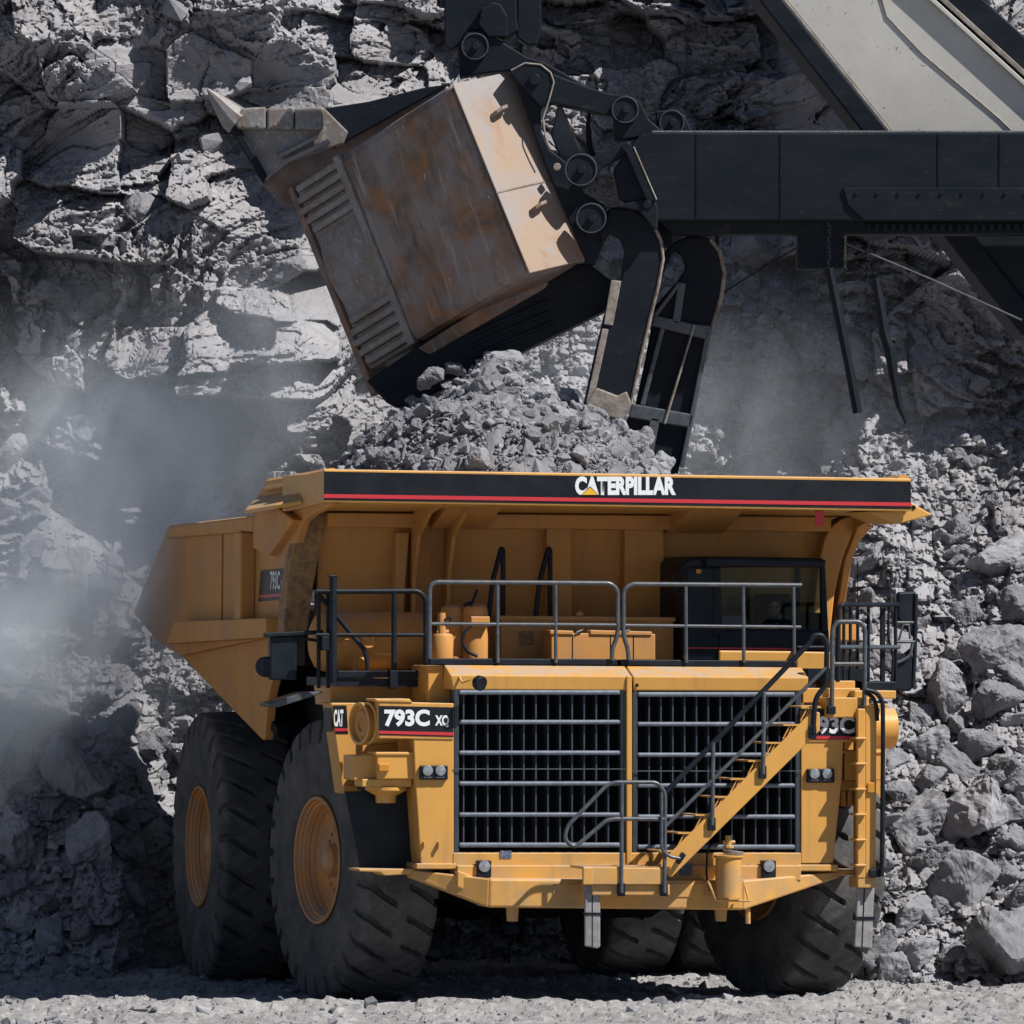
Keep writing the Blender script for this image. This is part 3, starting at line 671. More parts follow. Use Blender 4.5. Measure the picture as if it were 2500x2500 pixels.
# --- lower fascia and bumper
plate('fascia', rect(1106, 2082, 1956, 2120), -.03, .3, 'bumper_yellow')
plate('fascia', rect(1117, 2113, 1956, 2150), -.12, .4, 'bumper_yellow')
bp = plate('bumper', [(1195, 2145), (1815, 2150), (1815, 2222), (1193, 2216)], -.38, .7, 'bumper_yellow', truck, .03)
g = G(); a = [T(1195, 2145, -.38), T(1193, 2216, -.38), T(1005, 2143, .1), T(1008, 2124, .1)]
g.prism(a, (0, .3, 0)); obj('bumper_wing', g, M['bumper_yellow'], bp, .02)
g = G().prism([T(1814, 2150, -.38), T(1814, 2222, -.38), T(2050, 2142, .1), T(2050, 2128, .1)], (0, .3, 0)); obj('bumper_wing', g, M['bumper_yellow'], bp, .02)
plate('bumper_ledge', [(876, 2121), (1014, 2121), (1014, 2134), (940, 2138), (928, 2130), (878, 2128)], .12, .6, 'bumper_yellow', bp)
plate('bumper_ledge', [(2028, 2124), (2096, 2124), (2096, 2136), (2028, 2140)], .12, .6, 'bumper_yellow', bp)
plate('bumper_gusset', [(1117, 2125), (1180, 2150), (1195, 2146), (1195, 2206), (1117, 2165)], -.22, .2, 'bumper_yellow', bp)
plate('bumper_panel', rect(1350, 2157, 1428, 2190), -.392, .02, 'bumper_yellow', bp)
plate('bumper_panel', rect(1636, 2157, 1720, 2191), -.392, .02, 'bumper_yellow', bp)
for u in (1236, 1745):
    c = T(u + 15, 2210, -.1); obj('tow_eye', G().tube([c, c - Vector((0, 0, .2))], [.085, .07], 14), M['bumper_yellow'], bp, smooth=True)
obj('tow_hook', G().tube([T(1815, 2205, -.25), T(1826, 2220, -.25), T(1826, 2255, -.25)], .035), M['bumper_yellow'], bp)
plate('notice', rect(1221, 2077, 1249, 2095), -.04, .008, 'ink', truck, 0)
plate('notice', rect(1659, 2110, 1690, 2137), -.13, .008, 'ink', truck, 0)
plate('step_pad', rect(1557, 2091, 1584, 2114), -.05, .01, 'yellow', truck, 0)
# step platform
pf = plate('step_platform', [(1424, 2116), (1620, 2120), (1620, 2160), (1424, 2160)], -1.05, .07, 'bumper_yellow')
obj('platform_deck', quad(G(), rect(1424, 2116, 1636, 2122), -1.04, .66), M['bumper_yellow'], pf)
plate('platform_bracket', [(1446, 2160), (1636, 2160), (1636, 2186), (1446, 2186)], -1.0, .62, 'bumper_yellow', pf)
plate('platform_end', rect(1424, 2118, 1447, 2160), -1.06, .02, 'yellow', pf)
fl = plate('rubber_step', [(1428, 2162), (1466, 2162), (1466, 2312), (1458, 2316), (1428, 2310)], -.95, .05, 'rubber_flap', truck, .015)
plate('strap', rect(1426, 2228, 1468, 2234), -.96, .07, 'dark', fl, 0)
plate('seam', rect(1445, 2162, 1447.5, 2312), -.953, .03, 'dark', fl, 0)
fl = plate('rubber_step', [(2094, 2168), (2136, 2168), (2132, 2240), (2130, 2316), (2086, 2312), (2090, 2240)], -.2, .05, 'rubber_flap', truck, .015)
plate('strap', rect(2088, 2238, 2136, 2246), -.21, .07, 'dark', fl, 0)
plate('seam', [(2109, 2168), (2112, 2168), (2106, 2312), (2103, 2312)], -.203, .03, 'dark', fl, 0)
# --- boarding stairs
st = plate('stair_stringer', [(1602, 2118), (1640, 2142), (2002, 1784), (2002, 1740), (1985, 1735)], -1.0, .05, 'yellow')
plate('stair_stringer', [(1602, 2118), (1640, 2142), (2002, 1784), (2002, 1740), (1985, 1735)], -.35, .05, 'yellow')
for k in range(9):
    u, v = 1640 + 43.0 * k - 18, 2076 - 44 * k
    tr = plate('stair_tread', rect(u - 10, v, u + 38, v + 4), -.99, .63, 'yellow', st, 0)
    for q in range(3):
        plate('tread_rib', [(u + 4 + 8 * q, v + 4), (u + 7 + 8 * q, v + 4), (u - 10 + 8 * q, v + 36), (u - 13 + 8 * q, v + 36)], -.97, .02, 'yellow', st, 0)
plate('stair_lamp', [(1652, 2103), (1668, 2080), (1676, 2088), (1660, 2111)], -1.08, .09, 'dark', truck, .01)
# --- rails
rail('handrail', [(1625, 1935), (1977, 1569), (1985, 1552), (2008, 1550), (2019, 1572), (2017, 1672), (1990, 1705), (1985, 1790)], -1.02, .034, 'dark')
rail('midrail', [(1622, 2020), (2017, 1630)], -1.03, .024)
rail('rail_post', [(1865, 1688), (1863, 1890)], -1.03, .028); rail('rail_post', [(1741, 1812), (1739, 2015)], -1.03, .028)
rail('handrail', [(1622, 2180), (1624, 1935), (1605, 1910), (1488, 1910), (1384, 2018), (1378, 2050), (1402, 2070), (1480, 2003), (1500, 1999), (1622, 2000)], -1.06, .026)
rail('rail_post', [(1518, 1910), (1517, 2180)], -1.06, .026)
rail('rail_post', [(1615, 1935), (1615, 2075), (1635, 2092), (1660, 2096)], -1.09, .022)
for u, v, Y in ((1985, 1788, -1.04), (1863, 1885, -1.05), (1739, 2012, -1.05), (1518, 2172, -1.07), (1622, 2172, -1.07)):
    plate('clamp', rect(u - 9, v - 16, u + 9, v + 16), Y, .06, 'dark', truck, .01)
# right boarding ladder
ld = plate('ladder_side', [(2094, 1730), (2113, 1730), (2113, 2144), (2094, 2144)], -.3, .1, 'yellow')
plate('ladder_side', [(2113, 1722), (2141, 1722), (2138, 2144), (2113, 2144)], -.28, .55, 'yellow')
for k in range(6):
    plate('ladder_rung', rect(2090, 1800 + 62 * k, 2116, 1806 + 62 * k), -.36, .3, 'yellow', ld)
plate('ladder_foot', rect(2094, 2142, 2138, 2168), -.29, .4, 'yellow', ld)
plate('reflector', rect(2118, 1910, 2137, 1936), -.32, .03, 'amber', ld)
plate('ladder_clip', rect(2124, 2122, 2150, 2142), -.34, .08, 'dark', ld)
rail('ladder_rail', [(2112, 1684), (2140, 1690), (2155, 1712), (2156, 1800), (2153, 2140)], -.36, .03, 'dark', truck, .2)
rail('ladder_rail', [(2112, 1690), (2130, 1700), (2140, 1722), (2142, 1760)], -.30, .026, 'dark', truck, .2)
# right landing: beams, cage of rails
plate('landing_beam', [(1960, 1680), (2100, 1680), (2100, 1714), (1960, 1716)], .2, .2, 'yellow')
plate('landing_beam', rect(2086, 1686, 2188, 1706), .0, 1.3, 'yellow')
plate('landing_beam', rect(2035, 1662, 2088, 1694), .3, .8, 'yellow')
plate('landing_box', rect(2016, 1703, 2122, 1752), -.12, .5, 'yellow')
plate('landing_curb', rect(2112, 1664, 2188, 1688), .4, .9, 'dark')
rail('handrail', [(2031, 1725), (2032, 1535), (2044, 1518), (2100, 1518), (2112, 1535), (2110, 1728)], -.15, .03)
rail('midrail', [(2033, 1621), (2110, 1621)], -.15, .026)
for u in (2031, 2108): plate('clamp', rect(u - 10, 1724, u + 10, 1744), -.18, .08, 'dark', truck, .01)
rail('handrail', [(2045, 1665, .2), (2047, 1485, .2), (2056, 1476, .2), (2192, 1476, 1.1)], .2, .03, 'dark')
rail('midrail', [(2047, 1580, .2), (2195, 1580, 1.1)], .2, .028)
for u, Y in ((2060, .35), (2076, .5), (2094, .65), (2120, .8)): rail('cage_bar', [(u, 1478), (u, 1665)], Y, .022, 'dark')
rail('cage_bar', [(2100, 1490), (2122, 1500), (2120, 1600), (2112, 1668)], .6, .018, 'dark')
plate('cage_plate', rect(2150, 1480, 2162, 1664), 1.0, .05, 'dark')
rail('cage_bar', [(2170, 1478), (2168, 1560), (2182, 1600), (2176, 1668)], 1.0, .018, 'dark')
rail('cage_bar', [(2186, 1478), (2187, 1664)], 1.1, .024, 'dark')
# mirrors beside the cab
mr = plate('mirror', [(2192, 1445), (2236, 1443), (2240, 1510), (2236, 1560), (2190, 1510)], 1.3, .09, 'dark', truck, .03)
plate('mirror_housing', [(2188, 1612), (2228, 1580), (2228, 1682), (2222, 1688), (2178, 1684), (2184, 1650)], 1.28, .09, 'dark', mr, .03)
rail('mirror_arm', [(2236, 1450), (2233, 1600), (2228, 1680)], 1.3, .03, 'dark', mr, 0)
rail('mirror_arm', [(2188, 1520), (2230, 1520)], 1.25, .02, 'rail', mr, 0)
rail('mirror_arm', [(2190, 1567), (2233, 1567)], 1.25, .02, 'rail', mr, 0)
rail('mirror_arm', [(2178, 1622), (2205, 1612), (2222, 1600), (2228, 1570)], 1.25, .022, 'rail', mr)
rail('mirror_arm', [(2194, 1565), (2205, 1525), (2218, 1525), (2222, 1560)], 1.25, .016, 'rail', mr, 0)
rail('aerial', [(2094, 1370), (2094, 1480)], 1.2, .006, 'dark', truck, 0)
# --- left deck
mr = plate('mirror', rect(660, 1553, 725, 1660), 1.25, .16, 'dark', truck, .02)
obj('mirror_lamp', G().disc(T(652, 1628, 1.4), (-.5, -.86, 0), .13, .1, 20), M['dark'], mr, smooth=True)
plate('mirror_arm', [(646, 1545), (790, 1538), (790, 1548), (646, 1556)], 1.2, .1, 'dark', mr)
rail('mirror_arm', [(725, 1556), (800, 1568)], 1.25, .02, 'dark', mr, 0)
plate('deck_flap', [(652, 1718), (740, 1690), (790, 1688), (780, 1695), (680, 1727), (656, 1726)], 1.5, .5, 'rail')
rail('deck_post', [(813, 1406), (813, 1669)], 1.0, .05, 'dark', truck, 0)
plate('post_cap', rect(802, 1404, 826, 1409), .95, .1, 'dark')
rail('handrail', [(772, 1444), (1022, 1443), (1040, 1462), (1040, 1660)], 1.0, .034, 'dark')
rail('midrail', [(772, 1550), (1040, 1550)], 1.0, .026, 'dark')
for u in (962, 1040):
    rail('rail_post', [(u, 1443 if u < 1000 else 1470), (u, 1640)], 1.0, .036, 'dark', truck, 0)
    plate('post_bracket', rect(u - 10, 1636, u + 10, 1682), .95, .1, 'dark', truck, .01)
for u in (778, 801): rail('rail_post', [(u, 1446), (u, 1680)], 1.1, .026, 'dark', truck, 0)
rail('brace', [(778, 1452), (893, 1590), (898, 1636)], 1.1, .03, 'dark')
plate('toe_board', rect(824, 1637, 1048, 1655), 1.02, .04, 'dark')
plate('latch_box', rect(786, 1553, 812, 1588), .98, .1, 'dark')
obj('deck', G().box(-3.55, -2.3, 1.05, 2.75, T(900, 1657, 1.05).z - .1, T(900, 1656, 1.05).z).box(-2.3, 3.2, .5, 2.75, T(1500, 1630, .5).z - .15, T(1500, 1630, .5).z), M['dark'], truck)
tk = T(920, 1567, 1.9); tl = T(760, 1567, 1.9).x; trr = T(1042, 1567, 1.9).x; rr = (T(920, 1494, 1.9).z - T(920, 1641, 1.9).z) / 2
tank = obj('hydraulic_tank', G().lathe([(-.02, .001), (.0, rr * .55), (.06, rr * .86), (.16, rr), (trr - tl - .1, rr), (trr - tl, rr * .9), (trr - tl, .001)], (tl, 1.9, tk.z), (1, 0, 0), 48), M['yellow_dusty'], truck, smooth=True)
obj('filler_cap', G().disc(T(897, 1568, 1.4), (0, -1, .1), .09, .08, 16), M['yellow_dusty'], tank)
obj('sight_gauge', G().disc(T(845, 1570, 1.4), (0, -1, .1), .05, .06, 12), M['yellow_dusty'], tank)
obj('drain_pipe', G().tube([T(868, 1640, 1.35), T(868, 1612, 1.35), T(888, 1610, 1.35)], .03), M['yellow_dusty'], tank)
# --- middle deck
rail('handrail', [(1048, 1608), (1049, 1421), (1490, 1424), (1508, 1440), (1508, 1551), (1495, 1584), (1494, 1612)], .42, .03)
rail('midrail', [(1049, 1523), (1508, 1526)], .42, .022)
rail('handrail', [(1535, 1612), (1533, 1584), (1522, 1552), (1522, 1442), (1540, 1426), (1957, 1429)], .42, .03)
rail('midrail', [(1522, 1527), (1955, 1531)], .42, .022)
for u in (1214, 1356, 1674, 1814, 1937): rail('rail_post', [(u, 1424), (u + (1 if u < 1800 else 2), 1618)], .42, .024, 'rail', truck, 0)
plate('toe_board', [(1050, 1607), (1506, 1609), (1508, 1624), (1050, 1623)], .44, .04, 'dark'); plate('toe_board', [(1517, 1610), (1945, 1613), (1945, 1630), (1517, 1625)], .44, .04, 'dark')
def can(name, u0, u1, v0, v1, Y, m='yellow_dusty', parent=truck, n=28):
    r = (T(u1, v1, Y).x - T(u0, v1, Y).x) / 2; a = T((u0 + u1) / 2, v1, Y); h = T((u0 + u1) / 2, v0, Y).z - a.z
    return obj(name, G().lathe([(0, .001), (0, r), (h * .86, r), (h * .95, r * .88), (h, r * .5), (h, .001)], a, (0, 0, 1), n), M[m], parent, smooth=True)
tkA = can('lube_tank', 1127, 1190, 1474, 1612, 1.4); can('lube_tank', 1074, 1132, 1477, 1612, 1.5); can('lube_tank', 1052, 1106, 1545, 1615, 1.2)
obj('lube_hose', G().tube(rounded([T(1155, 1522, 1.1), T(1132, 1545, 1.08), T(1128, 1570, 1.08), T(1140, 1590, 1.08), T(1165, 1602, 1.1)], .1), .022), M['dark'], tkA, smooth=True)
obj('lube_pump', G().tube([T(1078, 1548, 1.15), T(1078, 1496, 1.15)], [.06, .05], 12).tube([T(1066, 1543, 1.15), T(1095, 1543, 1.15)], .03), M['yellow_dusty'], tkA)
obj('pipe_fittings', G().tube(rounded([T(1085, 1513, 1.1), T(1100, 1505, 1.1), T(1100, 1522, 1.1), T(1085, 1520, 1.1)], .02), .012).tube([T(1150, 1480, 1.2), T(1165, 1440, 1.2)], .02).tube([T(1133, 1478, 1.3), T(1150, 1472, 1.25)], .025), M['dark'], tkA)
plate('lube_bracket', rect(1150, 1505, 1196, 1530), 1.15, .2, 'yellow_dusty', tkA)
for u in (1190, 1305):
    obj('hose_loop', G().tube(rounded([T(u + 2, 1510, 2.0), T(u + 12, 1420, 2.0), T(u + 34, 1338, 2.05), T(u + 38, 1345, 2.1), T(u + 38, 1510, 2.15)], .12, 8), .033), M['dark'], truck, smooth=True, ang=60)
cb = plate('cabinet', [(1222, 1508), (1645, 1512), (1645, 1615), (1222, 1612)], 1.7, .7, 'yellow_dusty')
plate('cabinet_rim', [(1218, 1503), (1650, 1507), (1650, 1518), (1218, 1514)], 1.67, .75, 'yellow_dusty', cb)
plate('cabinet_window', rect(1267, 1541, 1303, 1574), 1.685, .02, 'body_rust', cb)
plate('lifting_eye', [(1408, 1505), (1406, 1498), (1416, 1492), (1426, 1498), (1424, 1506)], 1.75, .04, 'yellow_dusty', cb)
bb = plate('battery_box', [(1346, 1545), (1600, 1548), (1600, 1612), (1346, 1612)], 1.15, .45, 'yellow_dusty')
plate('box_lid', [(1343, 1538), (1400, 1540), (1400, 1550), (1343, 1549)], 1.13, .47, 'yellow_dusty', bb); plate('box_lid', [(1441, 1538), (1592, 1542), (1592, 1552), (1441, 1550)], 1.13, .47, 'yellow_dusty', bb)
for u in (1397, 1490, 1546): plate('box_seam', rect(u, 1550, u + 2, 1612), 1.145, .01, 'dark', bb, 0)
for u in (1408, 1522): plate('box_latch', [(u, 1541), (u + 16, 1535), (u + 16, 1539), (u, 1545)], 1.12, .02, 'chrome', bb, 0)
# --- cab
Yc = 1.45
cabp = bpy.data.objects.new('cab', None); COL.objects.link(cabp); cabp.parent = truck
def cb_(n, pts, Y, dep, m, bev=.02): return plate(n, pts, Y, dep, m, cabp, bev)
cb_('cab_roof', [(1669, 1372), (1685, 1362), (1723, 1358), (2012, 1362), (2014, 1384), (1669, 1386)], Yc, 1.5, 'dark', .04)
cb_('roof_visor', [(1725, 1360), (2018, 1366), (2016, 1386), (1722, 1384)], Yc - .14, .2, 'dark', .03)
cb_('cab_pillar', [(1669, 1384), (1754, 1384), (1754, 1612), (1669, 1612)], Yc, .12, 'dark')
cb_('cab_pillar', [(2004, 1384), (2016, 1384), (2026, 1600), (2008, 1600)], Yc, .1, 'dark')
cb_('cab_pillar', [(1742, 1384), (1760, 1384), (1764, 1540), (1742, 1560)], Yc - .02, .08, 'dark')
cb_('cab_front', [(1754, 1538), (2024, 1538), (2026, 1590), (1754, 1588)], Yc, .12, 'dark')
cb_('cab_stripe', [(1680, 1580), (2036, 1583), (2036, 1587), (1680, 1584)], Yc - .012, .01, 'red', 0)
cb_('cab_base', [(1756, 1588), (1946, 1590), (1946, 1640), (1756, 1640)], Yc - .06, .3, 'yellow')
cb_('cab_base', [(1732, 1588), (1757, 1588), (1757, 1640), (1732, 1640)], Yc + .1, .3, 'yellow')
cb_('cab_corner', [(1945, 1590), (2038, 1592), (2042, 1672), (1945, 1672)], Yc - .18, 1.6, 'yellow')
cb_('corner_cap', [(1945, 1576), (2032, 1576), (2036, 1585), (1945, 1585)], Yc - .19, .2, 'dark')
a0, a1 = T(1669, 1384, Yc).x, T(2022, 1500, Yc).x; zt, zb_ = T(1800, 1384, Yc).z, T(1800, 1600, Yc).z
obj('cab_rear_wall', G().box(a0, a1, Yc + 1.45, Yc + 1.5, zb_, zt), M['dark'], cabp)
obj('cab_floor', G().box(a0, a1, Yc, Yc + 1.5, zb_ - .05, zb_), M['dark'], cabp)
obj('cab_side', G().box(a0, a0 + .05, Yc, Yc + 1.5, zb_, zt), M['dark'], cabp)
g = G().box(a1 - .05, a1, Yc + .05, Yc + 1.5, zb_, zb_ + .55).box(a1 - .05, a1, Yc + 1.3, Yc + 1.5, zb_, zt)
obj('cab_door', g, M['dark'], cabp)
obj('rear_trim', quad(G(), rect(1775, 1425, 1900, 1495), Yc + 1.4, .03), M['body_rust'], cabp)
obj('windscreen', quad(G(), [(1754, 1386), (2004, 1388), (2008, 1538), (1756, 1538)], Yc + .03, .012), M['glass'], cabp)
obj('dashboard', quad(G(), rect(1758, 1528, 2006, 1545), Yc + .1, .45), M['dark'], cabp, .02)
obj('papers', G().prism([T(1764, 1506, Yc + .3), T(1822, 1506, Yc + .4), T(1826, 1526, Yc + .16), T(1766, 1528, Yc + .12)], (0, .004, .008)), M['paper'], cabp)
obj('wiper', G().tube([T(1835, 1528, Yc), T(1905, 1520, Yc - .01)], .008), M['black'], cabp)
obj('cab_seat', quad(G(), rect(1845, 1450, 1935, 1560), Yc + 1.0, .15), M['black'], cabp, .05)
obj('mirror_hoop', G().tube(rounded([T(1672, 1392, Yc), T(1650, 1394, Yc - .1), T(1642, 1420, Yc - .1), T(1648, 1448, Yc - .1), T(1672, 1446, Yc)], .12), .018), M['dark'], cabp, smooth=True)
obj('cab_lamp', quad(G(), rect(1700, 1390, 1712, 1400), Yc - .02, .02), M['amber'], cabp)
obj('steering_wheel', G().lathe([(-.012, .20), (0, .215), (.012, .20), (0, .188)], T(1880, 1535, Yc + .5), (0, -.75, .66), 24, True), M['black'], cabp, smooth=True)

# --- dump body and canopy
SX = -3.72
body = bpy.data.objects.new('dump_body', None); COL.objects.link(body); body.parent = truck
def bpl(n, pts, Y, dep, m='yellow', bev=.015): return plate(n, pts, Y, dep, m, body, bev)
bpl('canopy_lip', [(790, 1145), (2225, 1168), (2225, 1249), (790, 1226)], .5, .07)
bpl('lip_decal', [(791, 1151), (2224, 1175.5), (2224, 1243), (791, 1221)], .495, .004, 'panel_black', 0)
bpl('lip_stripe', [(791, 1206), (2224, 1227), (2224, 1236), (791, 1215.5)], .490, .003, 'red', 0)
words('maker_lettering', 'CATERPILLAR', 1404, 1163, 1650, 1209, .492, 'white', body, .055, .002)
bpl('maker_triangle', [(1440.5, 1187), (1463, 1209), (1418, 1209)], .486, .002, 'panel_black', 0)
bpl('maker_triangle', [(1440.5, 1190), (1461, 1208), (1420, 1208)], .484, .002, 'gold', 0)
z0l, z0r = T(1500, 1233, .5).z, T(1500, 1256, 2.7).z
cl = T(792, 1200, .55).x; cr = T(2223, 1200, .55).x
obj('canopy', G().prism([(cl, .57, z0l), (cl, .57, z0l + .36), (cl, 3.0, z0l + .36), (cl, 3.0, z0r), (cl, 2.7, z0r)], (cr - cl, 0, 0)), M['yellow'], body, .01)
zf = T(700, 1810, 4.8).z
obj('front_wall', G().prism([(-3.4, y, z) for y, z in [(2.75, z0r + .02), (2.9, 4.6), (3.05, 4.6), (2.9, z0r + .02)]], (6.8, 0, 0)), M['yellow_dusty'], body, .01)
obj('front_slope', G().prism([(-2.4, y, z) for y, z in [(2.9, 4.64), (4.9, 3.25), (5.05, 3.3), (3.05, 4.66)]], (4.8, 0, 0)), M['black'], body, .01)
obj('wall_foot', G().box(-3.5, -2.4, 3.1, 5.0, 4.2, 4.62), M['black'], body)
outer = [(813, 1226), (775, 1243), (751, 1259), (738, 1282), (729, 1307), (714, 1357), (704, 1415), (697, 1475), (691, 1545)]
inner = [(751, 1545), (757, 1495), (762, 1452), (776, 1373), (785, 1325), (793, 1290), (800, 1272), (812, 1256), (838, 1240), (875, 1226)]
bpl('arch', outer + inner, 2.66, .4, 'body_rust', .02)
outer = [(2160, 1252), (2125, 1270), (2100, 1282), (2080, 1307), (2059, 1357), (2047, 1405), (2038, 1450), (2028, 1540), (2020, 1640)]
inner = [(1975, 1640), (1982, 1540), (1992, 1430), (2003, 1357), (2012, 1320), (2022, 1299), (2035, 1282), (2054, 1268), (2090, 1255), (2125, 1246)]
bpl('arch', outer + inner, 2.5, .5, 'yellow_dusty', .02)
bpl('cross_beam', [(800, 1252), (2030, 1262), (2030, 1298), (800, 1286)], 2.5, .3, 'yellow_dusty')
for pts in ([(968, 1300), (1000, 1300), (990, 1420), (985, 1520), (962, 1520)], [(1395, 1288), (1398, 1520), (1338, 1520), (1335, 1288)], [(1525, 1290), (1620, 1290), (1625, 1520), (1525, 1520)]):
    bpl('wall_rib', pts, 2.6, .3, 'yellow_dusty')
g = G()
for (u0, u1, v1) in ((1052, 1185, 1289), (1640, 1768, 1300)):
    a, b = T(u0, v1, 2.4), T(u1, v1, 2.4)
    obj('canopy_box', G().prism([(a.x, 1.3, z0l + .02), (a.x, 2.4, a.z), (a.x, 2.75, a.z), (a.x, 2.75, z0l + .05)], (b.x - a.x, 0, 0)), M['yellow_dusty'], body, .01)
def swoop(pts0, pts1, n):             # a curved stiffener between the canopy and the wall
    o = obj(n, G().prism([T(*p) for p in pts0], (pts1, 0, 0)), M['yellow_dusty'], body)
for u in (1000, 1085):
    a = T(u, 1500, 2.7).x
    zz = z0l
    obj('wall_rib', G().prism([(a, .9, zz + .1), (a, .9, zz), (a, 1.7, zz - .12), (a, 2.3, zz - .4), (a, 2.55, zz - .9), (a, 2.6, zz - 1.7), (a, 2.85, zz - 1.7), (a, 2.8, zz + .1)], (.05, 0, 0)), M['yellow_dusty'], body, .006)
o = bpl('lip_tag', [(1990, 1246), (2012, 1246), (2012, 1280), (2008, 1285), (1994, 1285), (1990, 1280)], .62, .02, 'red')
def side(name, pts, X, dx, m='yellow_dusty', bev=.015):
    P = [T(p[0], p[1], X, 0) for p in pts]
    a = obj(name, G().prism(P, (dx, 0, 0)), M[m], body, bev)
    Q = [Vector((-p.x, p.y, p.z)) for p in P]
    obj(name, G().prism(Q, (-dx, 0, 0)), M[m], body, bev); return a
side('side_wall', [(791, 1170), (646, 1184), (628, 1212), (617, 1262), (410, 1287), (325, 1495), (380, 1562), (440, 1600), (690, 1548), (714, 1357), (738, 1275), (762, 1255), (813, 1230)], SX, .1)
side('floor_side', [(440, 1600), (640, 1806), (646, 1806), (655, 1700), (692, 1550), (560, 1570)], SX + .1, .12)
side('side_rail', [(617, 1258), (410, 1283), (398, 1314), (613, 1298)], SX - .14, .16, bev=.04)
side('side_rib', [(648, 1508), (424, 1518), (404, 1572), (648, 1556)], SX - .24, .26, bev=.02)
a = T(690, 1490, SX, 0); 
for u, w, dp in ((583, .40, .20), (505, .06, .03)):
    y0 = T(u, 1420, SX - .22, 0).y
    for s in (-1, 1):
        obj('side_rib', G().box(s * (-SX + .0), s * (-SX + dp), y0, y0 + w, T(u, 1515, SX - .22, 0).z, T(u, 1300, SX - .22, 0).z), M['yellow_dusty'], body, .02)
side('rail_end', [(631, 1237), (675, 1237), (716, 1270), (656, 1357), (617, 1338), (619, 1262)], SX - .12, .14, bev=.02)
for s in (-1, 1):                     # sloping spill plates at the canopy corners
    P = [T(596, 1246, -4.12, 0), T(673, 1233, -4.12, 0), T(736, 1221, -3.85, 0), T(757, 1189, -3.7, 0), T(631, 1211, -3.7, 0)]
    P = [Vector((p.x * -s, p.y, p.z)) for p in P]
    obj('spill_plate', G().prism(P, (0, 0, -.05)), M['yellow'], body, .01)
bpl('canopy_gusset', [(2224, 1226), (2277, 1257), (2195, 1279), (2148, 1262), (2120, 1249), (2224, 1247)], .62, 1.2)
obj('gusset_hole', G().disc(T(2230, 1239, .62), (0, -1, 0), .03, .012, 14), M['black'], body)
for s in (-1, 1): obj('top_rail', G().tube([(s * -3.72, .6, z0l + .34), (s * -3.72, 4.2, T(646, 1186, SX, 0).z)], .09, 10), M['yellow'], body, smooth=True)
fl_ = [T(646, 1800, SX, 0), T(440, 1596, SX, 0), T(330, 1497, SX, 0)]
P = [Vector((-3.55, p.y, p.z)) for p in fl_]; P += [p + Vector((0, .05, .14)) for p in P[::-1]]
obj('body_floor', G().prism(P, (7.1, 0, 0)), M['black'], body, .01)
P = [T(637, 1393, SX - .006, 0), T(704, 1386, SX - .006, 0), T(695, 1464, SX - .006, 0), T(631, 1469, SX - .006, 0)]
dcl = obj('side_plate', G().prism(P, (-.004, 0, 0)), M['panel_black'], body)
obj('stripe', G().prism([T(633, 1453, SX - .014, 0), T(697, 1448, SX - .014, 0), T(696, 1455, SX - .014, 0), T(632, 1460, SX - .014, 0)], (-.002, 0, 0)), M['red'], dcl)
a, b = T(660, 1440, SX - .012, 0), T(684, 1438, SX - .012, 0)
lettering('model_lettering', '793C', a, (0, -1, 0), (0, 0, 1), abs(b.y - a.y), .24, 'white', dcl, .02, .004)
a, b = T(686, 1439, SX - .012, 0), T(695, 1438, SX - .012, 0)
lettering('model_lettering', 'XQ', a, (0, -1, 0), (0, 0, 1), abs(b.y - a.y), .12, 'white', dcl, .02, .004)
# priming pot on the bumper
c = T(1778, 2190, -.55); hgt = T(1778, 2092, -.55).z - c.z
pot = obj('grease_pot', G().lathe([(0, .001), (0, .165), (hgt - .02, .165), (hgt, .19), (hgt + .02, .19), (hgt + .03, .001)], c, (0, 0, 1), 32), M['bumper_yellow'], truck, smooth=True)
obj('pot_lid', G().disc(c + Vector((.05, -.02, hgt + .03)), (.1, 0, 1), .13, .05, 24), M['wear'], pot)
obj('pot_bracket', G().tube([T(1728, 2150, -.55), T(1748, 2198, -.6), T(1828, 2200, -.6), T(1820, 2165, -.5)], .018), M['bumper_yellow'], pot)
obj('pot_valve', G().tube([T(1778, 2085, -.45), T(1778, 2040, -.45)], .04, 10).tube([T(1764, 2056, -.45), T(1794, 2056, -.45)], .022).disc(T(1778, 2070, -.45), (0, 0, 1), .07, .03, 12), M['bumper_yellow'], pot)
obj('pot_hose', G().tube(rounded([T(1764, 2056, -.45), T(1735, 2062, -.4), T(1727, 2080, -.4), T(1724, 2140, -.4), T(1735, 2175, -.45)], .1), .014), M['dark'], pot, smooth=True)

# ------------------------------------------------------------------ load of broken rock heaped in the body
def heap_z(x, y):
    q = np.sqrt(((x + .35) / np.where(x < -.35, .88, 1.02)) ** 2 + ((y - 6.0) / 1.25) ** 2)
    z = 8.38 - .70 * q - .10 * np.sin(q * 3) + .16 * fbm(x * 1.2, y * 1.2, 71, 3)
    return z - .18 * sstep(0, 1, x) * sstep(3, 1, x) * 0 
nxh = 90
hx, hy = np.meshgrid(np.linspace(-3.5, 3.5, nxh), np.linspace(3.0, 11.5, nxh))
hz = np.maximum(heap_z(hx, hy), 5.2) + .10 * facets(hx * 5, hy * 5, 73, 1, .2, .2)
load = mesh_obj('rock_load', fast_mesh('rock_load', np.stack([hx.ravel(), hy.ravel(), hz.ravel()], 1), grid_faces(nxh, nxh)), M['rock'])
load.matrix_world = TM
tag(load, 'heap of grey crushed rock filling the truck body', 'rock heap')
places = []
